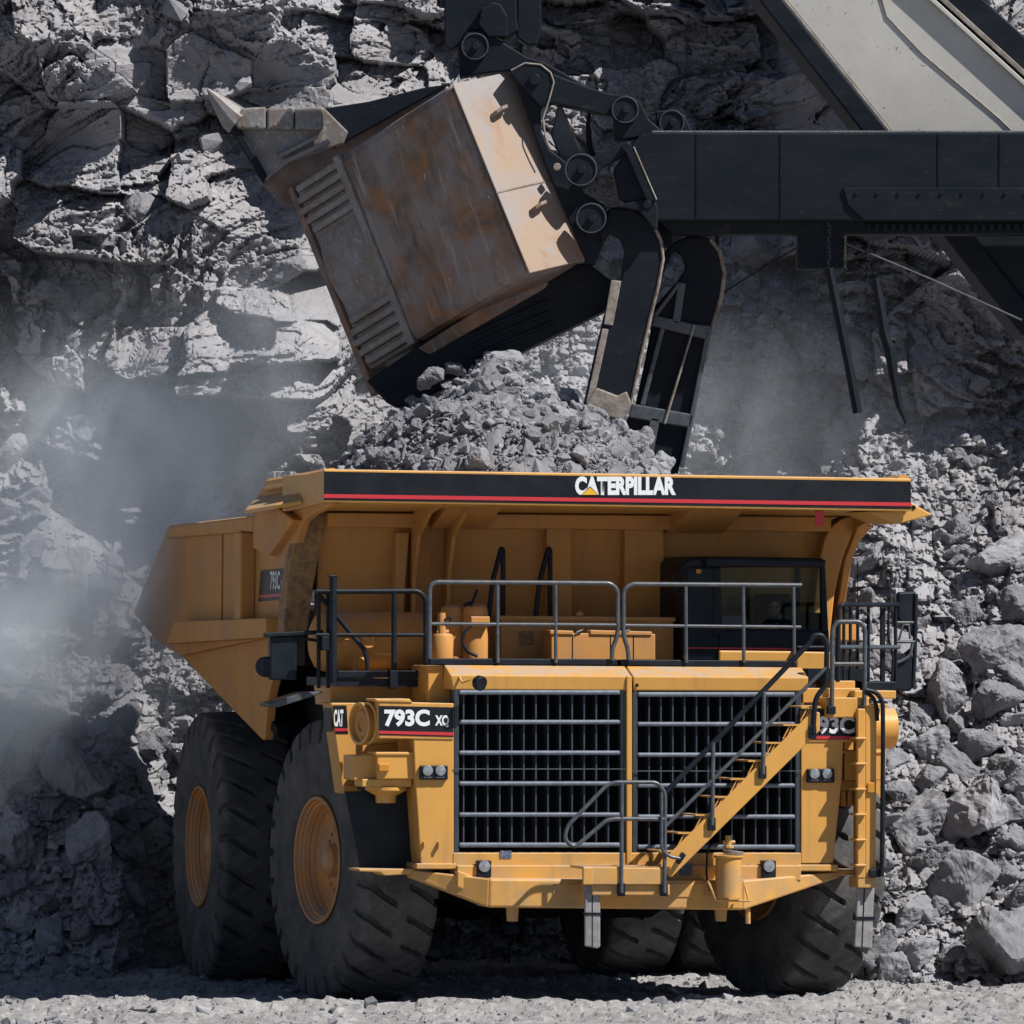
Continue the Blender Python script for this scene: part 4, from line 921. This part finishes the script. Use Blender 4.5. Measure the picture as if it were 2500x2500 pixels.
for i in range(11000):
    x, y = nrng.uniform(-3.2, 3.0), nrng.uniform(3.2, 8.5)
    z = float(heap_z(np.array([x]), np.array([y]))[0])
    s = .042 * (1 - nrng.random()) ** (-1 / 2.1)
    if z < 5.6 or s > .55: continue
    places.append((*(TM @ Vector((x, y, z + .1 * s))), s))
for (u, v, d) in ((1045, 925, 95), (1230, 885, 110), (1110, 900, 60), (1095, 945, 60), (1290, 960, 70), (1215, 1055, 70), (1095, 1075, 78), (1310, 1125, 62), (1555, 1075, 110), (1390, 965, 70), (1160, 1050, 60), (1400, 990, 60), (1250, 1070, 60), (1440, 1100, 66), (1300, 1060, 74), (1590, 1130, 50)):
    best = None                      # where the line of sight meets the heap
    for Y in np.arange(2.8, 9, .1):
        p = T(u, v, Y)
        if p.z <= heap_z(np.array([p.x]), np.array([p.y]))[0]: best = p; break
    if best is None: best = T(u, v, 6.0)
    places.append((*(TM @ best), d / 185.0))
places.sort(key=lambda c: -c[3])
seen = [c for c in places if c[1] < 8.2 and c[2] > 6.3]
for (x, y, z, s) in seen[:150]:
    place_rock('load_rock', LARGE[rng.randrange(12)] if s > .22 else SMALL[rng.randrange(22)], (x, y, z), s, '{} grey angular rock lying {} heap in the truck body'.format('large' if s > .35 else 'middling' if s > .22 else 'small', 'near the top of the' if z > 7.8 else 'half way down the' if z > 7.1 else 'just above the canopy on the'), 'rock', 'rocks heaped in the truck body')
done = set(id(c) for c in seen[:150])
tag(rock_mass('crushed_rock', [c for c in places if id(c) not in done], M['rock']), 'small crushed grey rock covering the heap in the truck body', 'crushed rock', kind='stuff')

# ------------------------------------------------------------------ mining shovel reaching in from the side
YS = 6.0
shovel = thing('mining_shovel', 'dark mining shovel with white boom and rusty dipper tipping above the truck', 'mining shovel')
def sp(name, pts, y, dep, m='shovel', parent=shovel, bevel=.02):
    return obj(name, G().prism([W(p[0], p[1], p[2] if len(p) > 2 else y) for p in pts], (0, dep, 0)), M[m], parent, bevel)
def pin(name, u, v, rpx, y, h=.12, m='shovel', parent=shovel):
    r = rpx / 184.0; c = W(u, v, y)
    o = obj(name, G().disc(c, (0, -1, 0), r, h, 36, .12), M[m], parent, smooth=True)
    if rpx > 20:
        obj('pin_ring', G().lathe([(0, r * .95), (.02, r * .95), (.02, r * .89), (0, r * .89)], c + Vector((0, -h, 0)), (0, -1, 0), 36, True), M['rail'], o, smooth=True)
        obj('pin_nut', G().disc(c + Vector((r * .05, -h, 0)), (0, -1, 0), r * .28, .06, 6), M['shovel'], o)
    return o
def bar(name, p, q, wpx, y, dep, m='shovel', parent=shovel, bevel=.015):
    p, q = Vector((p[0], p[1], 0)), Vector((q[0], q[1], 0)); n = (q - p).normalized(); n = Vector((-n.y, n.x, 0)) * wpx / 2
    return sp(name, [(p + n)[:2], (q + n)[:2], (q - n)[:2], (p - n)[:2]], y, dep, m, parent, bevel)
# boom
bm_l = lambda v: 1914 + (v - 0) * .8025
bm_r = lambda v: 2273 + v * 1.10
bm_d = lambda v: 1852 + v * .785
sp('boom', [(bm_l(-700), -700), (bm_l(820), 820), (2900, 820), (2786, 465), (bm_r(-700), -700)], YS + 1.1, 1.6, 'boom', bevel=.04)
sp('boom_flange', [(bm_d(-700), -700), (bm_d(820), 820), (bm_l(820), 820), (bm_l(-700), -700)], YS + .95, 1.9, bevel=.03)
sp('boom_edge', [(bm_l(-700) - 4, -700), (bm_l(820) - 4, 820), (bm_l(820) + 5, 820), (bm_l(-700) + 5, -700)], YS + 1.06, .1, 'edge', bevel=.01)
sp('boom_chord', [(bm_r(-700) - 4, -700), (bm_r(500) - 4, 500), (bm_r(500) + 12, 500), (bm_r(-700) + 12, -700)], YS + 1.0, .2, 'boom', bevel=.01)
sp('boom_chord', [(bm_r(-700) + 22, -700), (bm_r(500) + 22, 500), (bm_r(500) + 40, 500), (bm_r(-700) + 40, -700)], YS + 1.0, .2, 'edge', bevel=.01)
sp('boom_chord', [(bm_r(-700) + 12, -700), (bm_r(500) + 12, 500), (bm_r(500) + 130, 500), (bm_r(-700) + 130, -700)], YS + 1.2, 1.2, bevel=.02)
sp('boom_shade', [(bm_l(545), 545), (bm_l(820), 820), (2890, 820), (2780, 545)], YS + 1.04, .1, bevel=.01)  # dark sheet laid on the boom: painted shade below the handle
obj('boom_seam', G().tube([W(2150, -10, YS + 1.09), W(2165, 40, YS + 1.09), W(2250, 130, YS + 1.09), W(2440, 290, YS + 1.09), W(2470, 320, YS + 1.09)], .012), M['edge'], shovel)
# dipper handle
hd = sp('dipper_handle', [(1547, 346), (1565, 328), (1590, 322), (2900, 322), (2900, 540), (1605, 540), (1510, 484), (1497, 414)], YS - .45, 1.0, bevel=.03)
sp('handle_plate', [(2058, 458), (2900, 458), (2900, 538), (2110, 538), (2070, 500)], YS - .48, .05, 'shovel', hd, .01)
sp('handle_underside', [(1605, 538), (2900, 538), (2900, 572), (1640, 572)], YS - .25, .6, 'shovel', hd)
for k in range(34): sp('rack_tooth', [(2115 + 20 * k, 548), (2127 + 20 * k, 548), (2124 + 20 * k, 562), (2118 + 20 * k, 562)], YS - .4, .3, 'shovel', hd, 0)
sp('handle_top_dust', [(1592, 319), (2900, 319), (2900, 324), (1592, 324)], YS - .40, .9, 'rock', hd, 0)
for u in (1700, 1905, 2290, 2440, 2700): sp('weld_seam', rect(u, 326, u + 3, 536), YS - .462, .02, 'shovel', hd, 0)
for k in range(9): obj('plate_bolt', G().disc(W(2090 + 52 * k, 472, YS - .48), (0, -1, 0), .022, .02, 8), M['shovel'], hd)
sp('junction_box', rect(1947, 568, 2058, 656), YS - .2, .6)
sp('box_strip', rect(2062, 575, 2066, 655), YS - .22, .04, 'edge')
obj('guy_cable', G().tube([W(1765, 715, YS + .8), W(1860, 655, YS + .6), W(1948, 603, YS + .4)], .012), M['dark'], shovel)
obj('guy_cable', G().tube([W(2060, 592, YS - .3), W(2270, 680, YS - .35), W(2495, 782, YS - .4)], .013), M['rail'], shovel)
def chain(u, v0, v1, y):
    g = G(); n = int((v1 - v0) / 9)
    for k in range(n):
        c = W(u + 2 * math.sin(k), v0 + 9 * k + 4, y); d = Vector((.02, 0, 0)) if k % 2 else Vector((0, .02, 0))
        g.tube([c + d + Vector((0, 0, .03)), c + d - Vector((0, 0, .03)), c - d - Vector((0, 0, .03)), c - d + Vector((0, 0, .03)), c + d + Vector((0, 0, .03))], .009, 5)
    o = obj('chain', g, M['shovel'], shovel); o['kind'] = 'stuff'; return o
chain(2022, 545, 660, YS - .45); chain(2118, 572, 690, YS - .45)
obj('hanging_bar', G().tube([W(2024, 655, YS - .45), W(2050, 780, YS - .45), W(2072, 890, YS - .45), W(2094, 1008, YS - .45)], [.06, .065, .06, .065], 8), M['shovel'], shovel)
obj('hanging_bar', G().tube([W(2138, 680, YS - .45), W(2148, 740, YS - .45), W(2160, 815, YS - .45), W(2172, 850, YS - .45), W(2182, 920, YS - .45), W(2196, 990, YS - .45), W(2213, 1034, YS - .45)], [.05, .065, .075, .08, .06, .05, .02], 8).tube([W(2168, 826, YS - .45), W(2186, 832, YS - .45)], .04, 7), M['shovel'], shovel)
# dipper: a box seen on edge; axes from its corner
PPM = 184.6
A0 = W(1095, 205, YS - .6)
ea = Vector((190, -61, -470)) / 511; eb = Vector((-287, 339, -160)) / 472
eb = (eb - ea * eb.dot(ea)).normalized(); ea = ea.normalized(); ec = Vector((145, 143, 40)); ec = (ec - ea * ec.dot(ea) - eb * ec.dot(eb)).normalized()
LA, LB, LC = 511 / PPM, 472 / PPM, 207 / PPM
def B(p, q, r): return A0 + ea * p + eb * q + ec * r
def bx(name, p0, p1, q0, q1, r0, r1, m, parent, bevel=.03):
    c = [B(p, q, r) for r in (r0, r1) for p, q in ((p0, q0), (p1, q0), (p1, q1), (p0, q1))]
    return obj(name, G().hexa(c), M[m], parent, bevel)
dip = bx('dipper', 0, LA, 0, LB, .0, LC, 'rust', shovel, .14)
bx('back_plate', .015, LA - .02, -.025, .0, .05, LC + .02, 'rust_pale', dip, .02)
bx('weld_seam', LA * .57, LA * .57 + .02, -.035, -.02, .03, LC, 'rust', dip, 0)
bx('weld_seam', LA * .57, LA * .57 + .02, .1, LB * .45, -.012, .01, 'rust', dip, 0)
for p in (.18, .68):
    c = B(LA * p, -.03, LC * .52)
    obj('lifting_lug', G().prism([c + ec * -.12 + ea * .04, c + ec * .17 - ea * .02, c + ec * .12 - ea * .02 - eb * .14, c - ec * .02 - eb * .18, c - ec * .09 + ea * .02 - eb * .12], ea * .05), M['rust'], dip, .01)
# lower band with its wear bars and bulge
bx('cheek', .02, LA - .02, LB, LB + 1.12, .14, LC, 'wear', dip, .08)
pr_ = []
for k in range(13):
    t = k / 12 * math.pi
    pr_.append((.72 + (LA - 1.5) * (k / 12), .16 - .15 * math.sin(t)))
obj('cheek_bulge', G().prism([B(p, LB - .02, r) for p, r in pr_] + [B(LA - .78, LB - .02, .3), B(.72, LB - .02, .3)], eb * 1.02), M['wear'], dip, .02)
sp('cheek_inner', [(632, 440), (652, 425), (705, 392), (838, 345), (860, 318), (1090, 205), (1020, 520), (690, 500)], B(.1, LB + .6, .2).y + .45, .2, 'rust', dip, .01)
for base in (.04, LA - .78):
    for k in range(5):
        p = base + .15 * k
        bx('wear_bar', p, p + .095, LB - .12 + .0 * k, LB + 1.1 - .06 * abs(k - 2), .045, .2, 'wear', dip, .02)
bx('edge_strip', 0, LA, LB - .12, LB + .02, -.025, .1, 'wear', dip, .02)
bx('edge_strip', .0, LA + .3, LB + 1.08, LB + 1.2, .1, .5, 'rust', dip, .02)
yl = B(.1, LB + .6, .2).y
lp_ = sp('lip', [(572, 300), (592, 266), (790, 262), (850, 322), (838, 350), (705, 398), (655, 436), (642, 442)], yl + .1, .3, 'wear', dip, .02)
sp('lip_edge', [(551, 296), (574, 290), (652, 428), (640, 446)], yl - .02, .5, 'shovel', dip, .02)
for k, (u0, u1) in enumerate(((572, 649), (652, 717), (720, 789))):
    pts = [(u0, 318 if k else 300), (u0 + (18 if k == 0 else 0), 264), (u1, 260), (u1, 314), (u1 - 8, 317), (u0 + 10, 315)]
    sp('lip_shroud', pts, yl - .06, .4, 'wear', dip, .03)
    for q in (.3, .75): obj('shroud_bolt', G().disc(W(u0 + (u1 - u0) * q, 305, yl - .06), (0, -1, 0), .02, .02, 8), M['edge'], dip)
tc_ = W(566, 284, yl + .1); tt = W(506, 217, yl - .1)
obj('tooth', G().tube([tt, tt.lerp(tc_, .35), tc_, W(582, 298, yl + .1)], [.015, .09, .19, .2], 10), M['wear'], dip, .01)
sp('cheek_rib', [(678, 378), (772, 330), (776, 338), (684, 386)], yl - .02, .1, 'wear', dip, .005); sp('cheek_rib', [(690, 392), (800, 340), (806, 350), (694, 402)], yl - .03, .1, 'wear', dip, .005)
sp('dipper_top', [(782, 266), (900, 248), (1030, 215), (1095, 205), (812, 362), (838, 330)], yl + .2, .4, 'shovel', dip, .01)
# open dipper door and the dark underside
dr = sp('dipper_door', [(895, 930), (1020, 846), (1290, 672), (1432, 640), (1500, 690), (1484, 755), (1290, 850), (1268, 862), (1170, 905), (1050, 965), (985, 1005), (940, 978)], YS + .35, 1.2)
for k in range(4): bar('wear_bar', (1130 + 6 * k, 800 + 24 * k), (1330 + 6 * k, 708 + 26 * k), 9, YS + .30, .1, 'shovel', dr)
sp('door_plate', [(1020, 850), (1285, 678), (1340, 690), (1330, 704), (1050, 866)], YS + .28, .2, 'rust', dr)
# bail, links and pins
sp('hoist_bail', [(1085, -300), (1250, -300), (1262, 40), (1265, 75), (1230, 95), (1190, 78), (1150, 72), (1118, 110), (1100, 122), (1085, 112)], YS + .1, .6)
sp('bail_lug', [(1262, -200), (1320, -200), (1322, 60), (1312, 108), (1290, 112), (1262, 92)], YS + .2, .5)
sp('bail_guard', [(1175, 20), (1200, 4), (1222, 10), (1240, 40), (1240, 90), (1190, 90), (1168, 60)], YS - .05, .2)
lk = sp('hoist_link', [(1122, 188), (1118, 112), (1138, 80), (1180, 73), (1285, 138), (1330, 152), (1443, 215), (1490, 228), (1480, 235), (1340, 190), (1250, 172), (1190, 178)], YS, .5)
pin('link_pin', 1160, 115, 34, YS, .15, 'shovel', lk)
lk = sp('upper_link', [(1240, 174), (1282, 155), (1319, 159), (1344, 178), (1443, 215), (1497, 230), (1530, 230), (1563, 248), (1584, 290), (1617, 319), (1560, 335), (1500, 345), (1497, 286), (1406, 265), (1350, 252), (1320, 262)], YS - .3, .5)
obj('link_edge', G().tube([W(1248, 172, YS - .3), W(1282, 154, YS - .3), W(1320, 158, YS - .3), W(1344, 177, YS - .3), W(1352, 200, YS - .31), W(1340, 245, YS - .31), W(1325, 290, YS - .31), W(1332, 335, YS - .31), W(1345, 366, YS - .31)], .014, 6), M['edge'], lk, smooth=True)
pin('link_pin', 1305, 195, 14, YS - .3, .1, 'shovel', lk); pin('link_pin', 1526, 269, 34, YS - .3, .12, 'shovel', lk)
sp('far_link', [(1600, 270), (1640, 268), (1672, 280), (1690, 320), (1600, 330)], YS + .3, .4); pin('link_pin', 1640, 300, 32, YS + .3, .1)
hb = sp('hinge_bracket', [(1250, 172), (1335, 180), (1338, 225), (1320, 270), (1322, 320), (1342, 365), (1378, 392), (1398, 420), (1425, 470), (1475, 500), (1492, 540), (1470, 600), (1452, 645), (1432, 645), (1330, 400)], YS - .2, .6)
sp('hinge_bracket', [(1440, 240), (1452, 240), (1440, 300), (1448, 360), (1465, 400), (1450, 420), (1432, 360), (1430, 300)], YS + .2, .3, 'shovel', hb)
sp('bright_gusset', [(1362, 254), (1372, 258), (1424, 378), (1370, 392), (1345, 330)], YS + .15, .1, 'rail', hb)
sp('bright_edge', [(1380, 292), (1386, 296), (1424, 370), (1415, 374)], YS + .12, .06, 'edge', hb, .005)
pin('hinge_pin', 1418, 416, 41, YS - .35, .18, 'shovel', hb); pin('hinge_pin', 1443, 534, 38, YS - .35, .18, 'shovel', hb); pin('hinge_pin', 1360, 408, 9, YS - .3, .1, 'edge', hb)
sp('snubber_arm', [(1440, 385), (1510, 352), (1535, 345), (1545, 360), (1530, 378), (1470, 410), (1455, 440)], YS - .4, .15)
pin('snubber_pin', 1530, 360, 11, YS - .42, .08)
bar('snubber_rod', (1536, 362), (1592, 492), 24, YS - .55, .08); bar('rod_edge', (1547, 358), (1603, 488), 4, YS - .56, .06, 'edge')
sp('snubber_link', [(1500, 504), (1565, 486), (1598, 488), (1606, 505), (1606, 560), (1596, 560), (1560, 515)], YS - .5, .1); pin('snubber_pin', 1580, 500, 10, YS - .55, .08)
# door arms: two bent legs, the far one a lattice
near = [(1488, 506), (1546, 506), (1590, 540), (1612, 585), (1618, 631), (1606, 700), (1586, 780), (1565, 868), (1540, 985), (1508, 1012), (1424, 990), (1450, 870), (1474, 770), (1514, 685), (1525, 613), (1514, 582), (1486, 570), (1470, 600), (1460, 560)]
na = sp('door_arm', near, YS - .3, .45, 'shovel', bevel=.04)
sp('arm_strip', [(1492, 684), (1517, 686), (1496, 795), (1474, 792)], YS - .34, .06, 'edge', na, .01); sp('arm_strip', [(1470, 802), (1486, 804), (1456, 945), (1430, 985)], YS - .34, .06, 'edge', na, .01)
obj('arm_edge', G().tube([W(1575, 520, YS - .3), W(1594, 545, YS - .3), W(1614, 588, YS - .3), W(1619, 632, YS - .3), W(1607, 700, YS - .3), W(1587, 780, YS - .3), W(1566, 868, YS - .3), W(1541, 985, YS - .3)], .025, 6), M['edge'], na, smooth=True)
sp('arm_foot', [(1430, 985), (1456, 946), (1508, 966), (1530, 955), (1542, 985), (1520, 1025), (1440, 1010)], YS - .33, .2, 'edge', na, .02)
farp = [(1637, 597), (1680, 575), (1727, 578), (1756, 613), (1768, 667), (1760, 725), (1738, 798), (1720, 885), (1695, 993), (1677, 1048), (1655, 1160), (1560, 1150), (1540, 1080), (1528, 1030), (1552, 985), (1575, 880), (1600, 745), (1655, 685), (1674, 653), (1662, 624), (1644, 613), (1622, 662), (1600, 690), (1612, 630)]
fa = sp('door_arm', farp, YS + .35, .35, 'shovel', bevel=.03)
sp('lattice_bar', [(1596, 768), (1690, 790), (1735, 795), (1728, 830), (1590, 795)], YS + .25, .12, 'rail', fa)
sp('lattice_bar', [(1542, 985), (1695, 1012), (1686, 1045), (1535, 1020)], YS + .25, .12, 'rail', fa)
bar('lattice_bar', (1618, 800), (1568, 990), 12, YS + .26, .12, 'rail', fa); bar('lattice_edge', (1696, 792), (1622, 1036), 6, YS + .22, .1, 'edge', fa)
bar('lattice_bar', (1600, 1020), (1580, 1120), 24, YS + .25, .12, 'rail', fa); bar('lattice_bar', (1665, 690), (1650, 790), 20, YS + .25, .12, 'rail', fa); bar('lattice_bar', (1600, 770), (1660, 690), 10, YS + .25, .12, 'rail', fa)
bar('lattice_bar', (1732, 800), (1665, 1140), 12, YS + .25, .12, 'rail', fa)
obj('arm_edge', G().tube([W(1735, 585, YS + .35), W(1757, 613, YS + .35), W(1769, 667, YS + .35), W(1761, 725, YS + .35), W(1739, 800, YS + .35), W(1721, 885, YS + .35)], .03, 6), M['edge'], fa, smooth=True)
sp('handle_end', [(1560, 480), (1640, 540), (1640, 600), (1600, 600), (1590, 545)], YS, .6)
sp('arm_hanger', rect(1746, 568, 1756, 620), YS + .35, .3)

# ------------------------------------------------------------------ driver in the cab
def driver():
    b = TM @ T(1888, 1560, Yc + .85); o = thing('person', 'person in a dark shirt and sunglasses seated behind the cab windscreen, hand at chin', 'person', b)
    hz = TM @ T(1886, 1484, Yc + .8) - b
    me = bpy.data.meshes.new('body')
    V = [(0, .05, -.10), (0, .06, .08), (0, .05, .22), (0, .02, hz.z - .16), (0, 0, hz.z - .10),
         (-.17, .03, .20), (-.24, -.05, .02), (-.20, -.30, -.04),
         (.17, .03, .20), (.25, -.12, .02), (.12, -.20, .14), (.07, -.17, hz.z - .14), (-.10, -.2, -.12), (.1, -.2, -.12), (-.1, -.45, -.14), (.1, -.45, -.14)]
    E_ = [(0, 1), (1, 2), (2, 3), (3, 4), (2, 5), (5, 6), (6, 7), (2, 8), (8, 9), (9, 10), (10, 11), (0, 12), (0, 13), (12, 14), (13, 15)]
    rad = [.15, .16, .14, .055, .06, .075, .055, .04, .075, .055, .042, .036, .09, .09, .07, .07]
    me.from_pydata(V, E_, []); body_ = mesh_obj('body', me, M['cloth'], o)
    sk = body_.modifiers.new('skin', 'SKIN')
    for i, r_ in enumerate(rad): me.skin_vertices[0].data[i].radius = (r_, r_ * .85)
    me.skin_vertices[0].data[0].use_root = True
    body_.modifiers.new('sub', 'SUBSURF').levels = 2; body_.modifiers['sub'].render_levels = 2
    hc = Vector((0, -.02, hz.z)); g = G()
    prof = [(-.115, .001), (-.11, .04), (-.08, .062), (-.03, .075), (.03, .08), (.08, .068), (.105, .04), (.115, .001)]
    g.lathe(prof, hc, (0, 0, 1), 24)
    g.add([hc + Vector(p) for p in ((0, -.105, -.025), (-.018, -.075, -.03), (.018, -.075, -.03), (0, -.078, .02), (0, -.08, -.04))], [(0, 1, 4), (0, 4, 2), (0, 2, 3), (0, 3, 1)])
    for s in (-1, 1): g.disc(hc + Vector((s * .075, 0, -.01)), (s, -.3, 0), .026, .014, 10)
    obj('head', g, M['skin'], o, smooth=True)
    obj('hair', G().lathe([(.0, .082), (.04, .086), (.085, .072), (.112, .042), (.122, .001)], hc + Vector((0, .014, .02)), (0, 0, 1), 24), M['hair'], o, smooth=True)
    obj('sunglasses', G().box(-.065, -.008, -.092, -.066, hz.z - .0, hz.z + .03).box(.008, .065, -.092, -.066, hz.z - .0, hz.z + .03).box(-.01, .01, -.09, -.08, hz.z + .015, hz.z + .025), M['black'], o, .008)
    obj('mouth', G().box(-.025, .025, -.082, -.066, hz.z - .066, hz.z - .058), M['hair'], o)
    h = Vector((.07, -.15, hz.z - .13)); g = G().tube([h - Vector((0, .0, .05)), h, h + Vector((0, .01, .045))], [.026, .034, .03], 10)
    for k in range(4):
        q = h + Vector((-.027 + .018 * k, -.012, .04)); g.tube([q, q + Vector((-.006, -.022, .02 + .004 * (k % 3))), q + Vector((-.02, -.004, .034)), q + Vector((-.03, .015, .026))], [.0095, .009, .0085, .007], 7)
    g.tube([h + Vector((.03, 0, .0)), h + Vector((.036, .0, .035)), h + Vector((.02, .012, .06))], [.011, .0105, .008], 7)
    obj('hand', g, M['skin'], o, smooth=True)
    o.rotation_euler = (0, 0, PSI * .3)
driver()

# ------------------------------------------------------------------ dust hanging where the dipper emptied
def dust(name, label, box, blobs, dens, seed):
    x0, x1, y0, y1, z0, z1 = box
    m = bpy.data.materials.new(name); m.use_nodes = True; nt = m.node_tree; N = nt.nodes; L = nt.links
    N.remove(N['Principled BSDF'])
    v = N.new('ShaderNodeVolumePrincipled'); v.inputs['Color'].default_value = (.84, .91, 1.0, 1); v.inputs['Anisotropy'].default_value = -.15
    tc = N.new('ShaderNodeTexCoord'); tot = None
    for (c, r, a) in blobs:
        mp = N.new('ShaderNodeMapping'); mp.vector_type = 'TEXTURE'; mp.inputs['Location'].default_value = c; mp.inputs['Scale'].default_value = r
        L.new(tc.outputs['Object'], mp.inputs[0])
        ln = N.new('ShaderNodeVectorMath'); ln.operation = 'LENGTH'; L.new(mp.outputs[0], ln.inputs[0])
        mr = N.new('ShaderNodeMapRange'); mr.interpolation_type = 'SMOOTHSTEP'; mr.inputs[1].default_value = 1.0; mr.inputs[2].default_value = .1; mr.inputs[4].default_value = a; L.new(ln.outputs['Value'], mr.inputs[0])
        if tot is None: tot = mr.outputs[0]
        else:
            ad = N.new('ShaderNodeMath'); L.new(tot, ad.inputs[0]); L.new(mr.outputs[0], ad.inputs[1]); tot = ad.outputs[0]
    mp = N.new('ShaderNodeMapping'); mp.inputs['Location'].default_value = (seed, 0, 0); mp.inputs['Scale'].default_value = (1, 1, .7); L.new(tc.outputs['Object'], mp.inputs[0])
    n = N.new('ShaderNodeTexNoise'); n.inputs['Scale'].default_value = .8; n.inputs['Detail'].default_value = 5; n.inputs['Roughness'].default_value = .62; n.inputs['Distortion'].default_value = .5; L.new(mp.outputs[0], n.inputs['Vector'])
    mr = N.new('ShaderNodeMapRange'); mr.inputs[1].default_value = .38; mr.inputs[2].default_value = .68; L.new(n.outputs[0], mr.inputs[0])
    mu = N.new('ShaderNodeMath'); mu.operation = 'MULTIPLY'; L.new(tot, mu.inputs[0]); L.new(mr.outputs[0], mu.inputs[1])
    mu2 = N.new('ShaderNodeMath'); mu2.operation = 'MULTIPLY'; L.new(mu.outputs[0], mu2.inputs[0]); mu2.inputs[1].default_value = dens
    L.new(mu2.outputs[0], v.inputs['Density']); L.new(v.outputs[0], N['Material Output'].inputs['Volume'])
    o = obj(name, G().box(*box), m); tag(o, label, 'dust', kind='stuff'); return o
dust('dust_cloud', 'pale dust drifting beside the dump body tail', (-9.5, -2.2, 4.5, 16.0, .6, 10.5),
     [((-5.4, 11.0, 6.0), (3.8, 5.0, 4.2), .28), ((-6.3, 9.5, 4.6), (2.6, 4.5, 2.2), 1.0), ((-5.6, 11.0, 6.6), (2.6, 4.5, 2.6), .75), ((-7.8, 10.0, 3.4), (2.2, 4.5, 2.2), .7), ((-3.6, 12.5, 8.2), (1.3, 3.0, 2.0), .5)], .7, 3.0)
dust('dust_cloud', 'thin dust hanging between the truck and the rock face', (-9.8, 9.8, 9.5, 19.5, 2.0, 15.5),
     [((3.2, 15.0, 7.4), (3.6, 4.0, 2.2), .8), ((1.0, 14.0, 8.2), (2.4, 3.0, 1.8), .5), ((-1.0, 14.0, 6.5), (11.0, 6.5, 5.5), .22)], .15, 11.0)
SC.cycles.volume_step_rate = 3.0
SC.cycles.volume_max_steps = 64
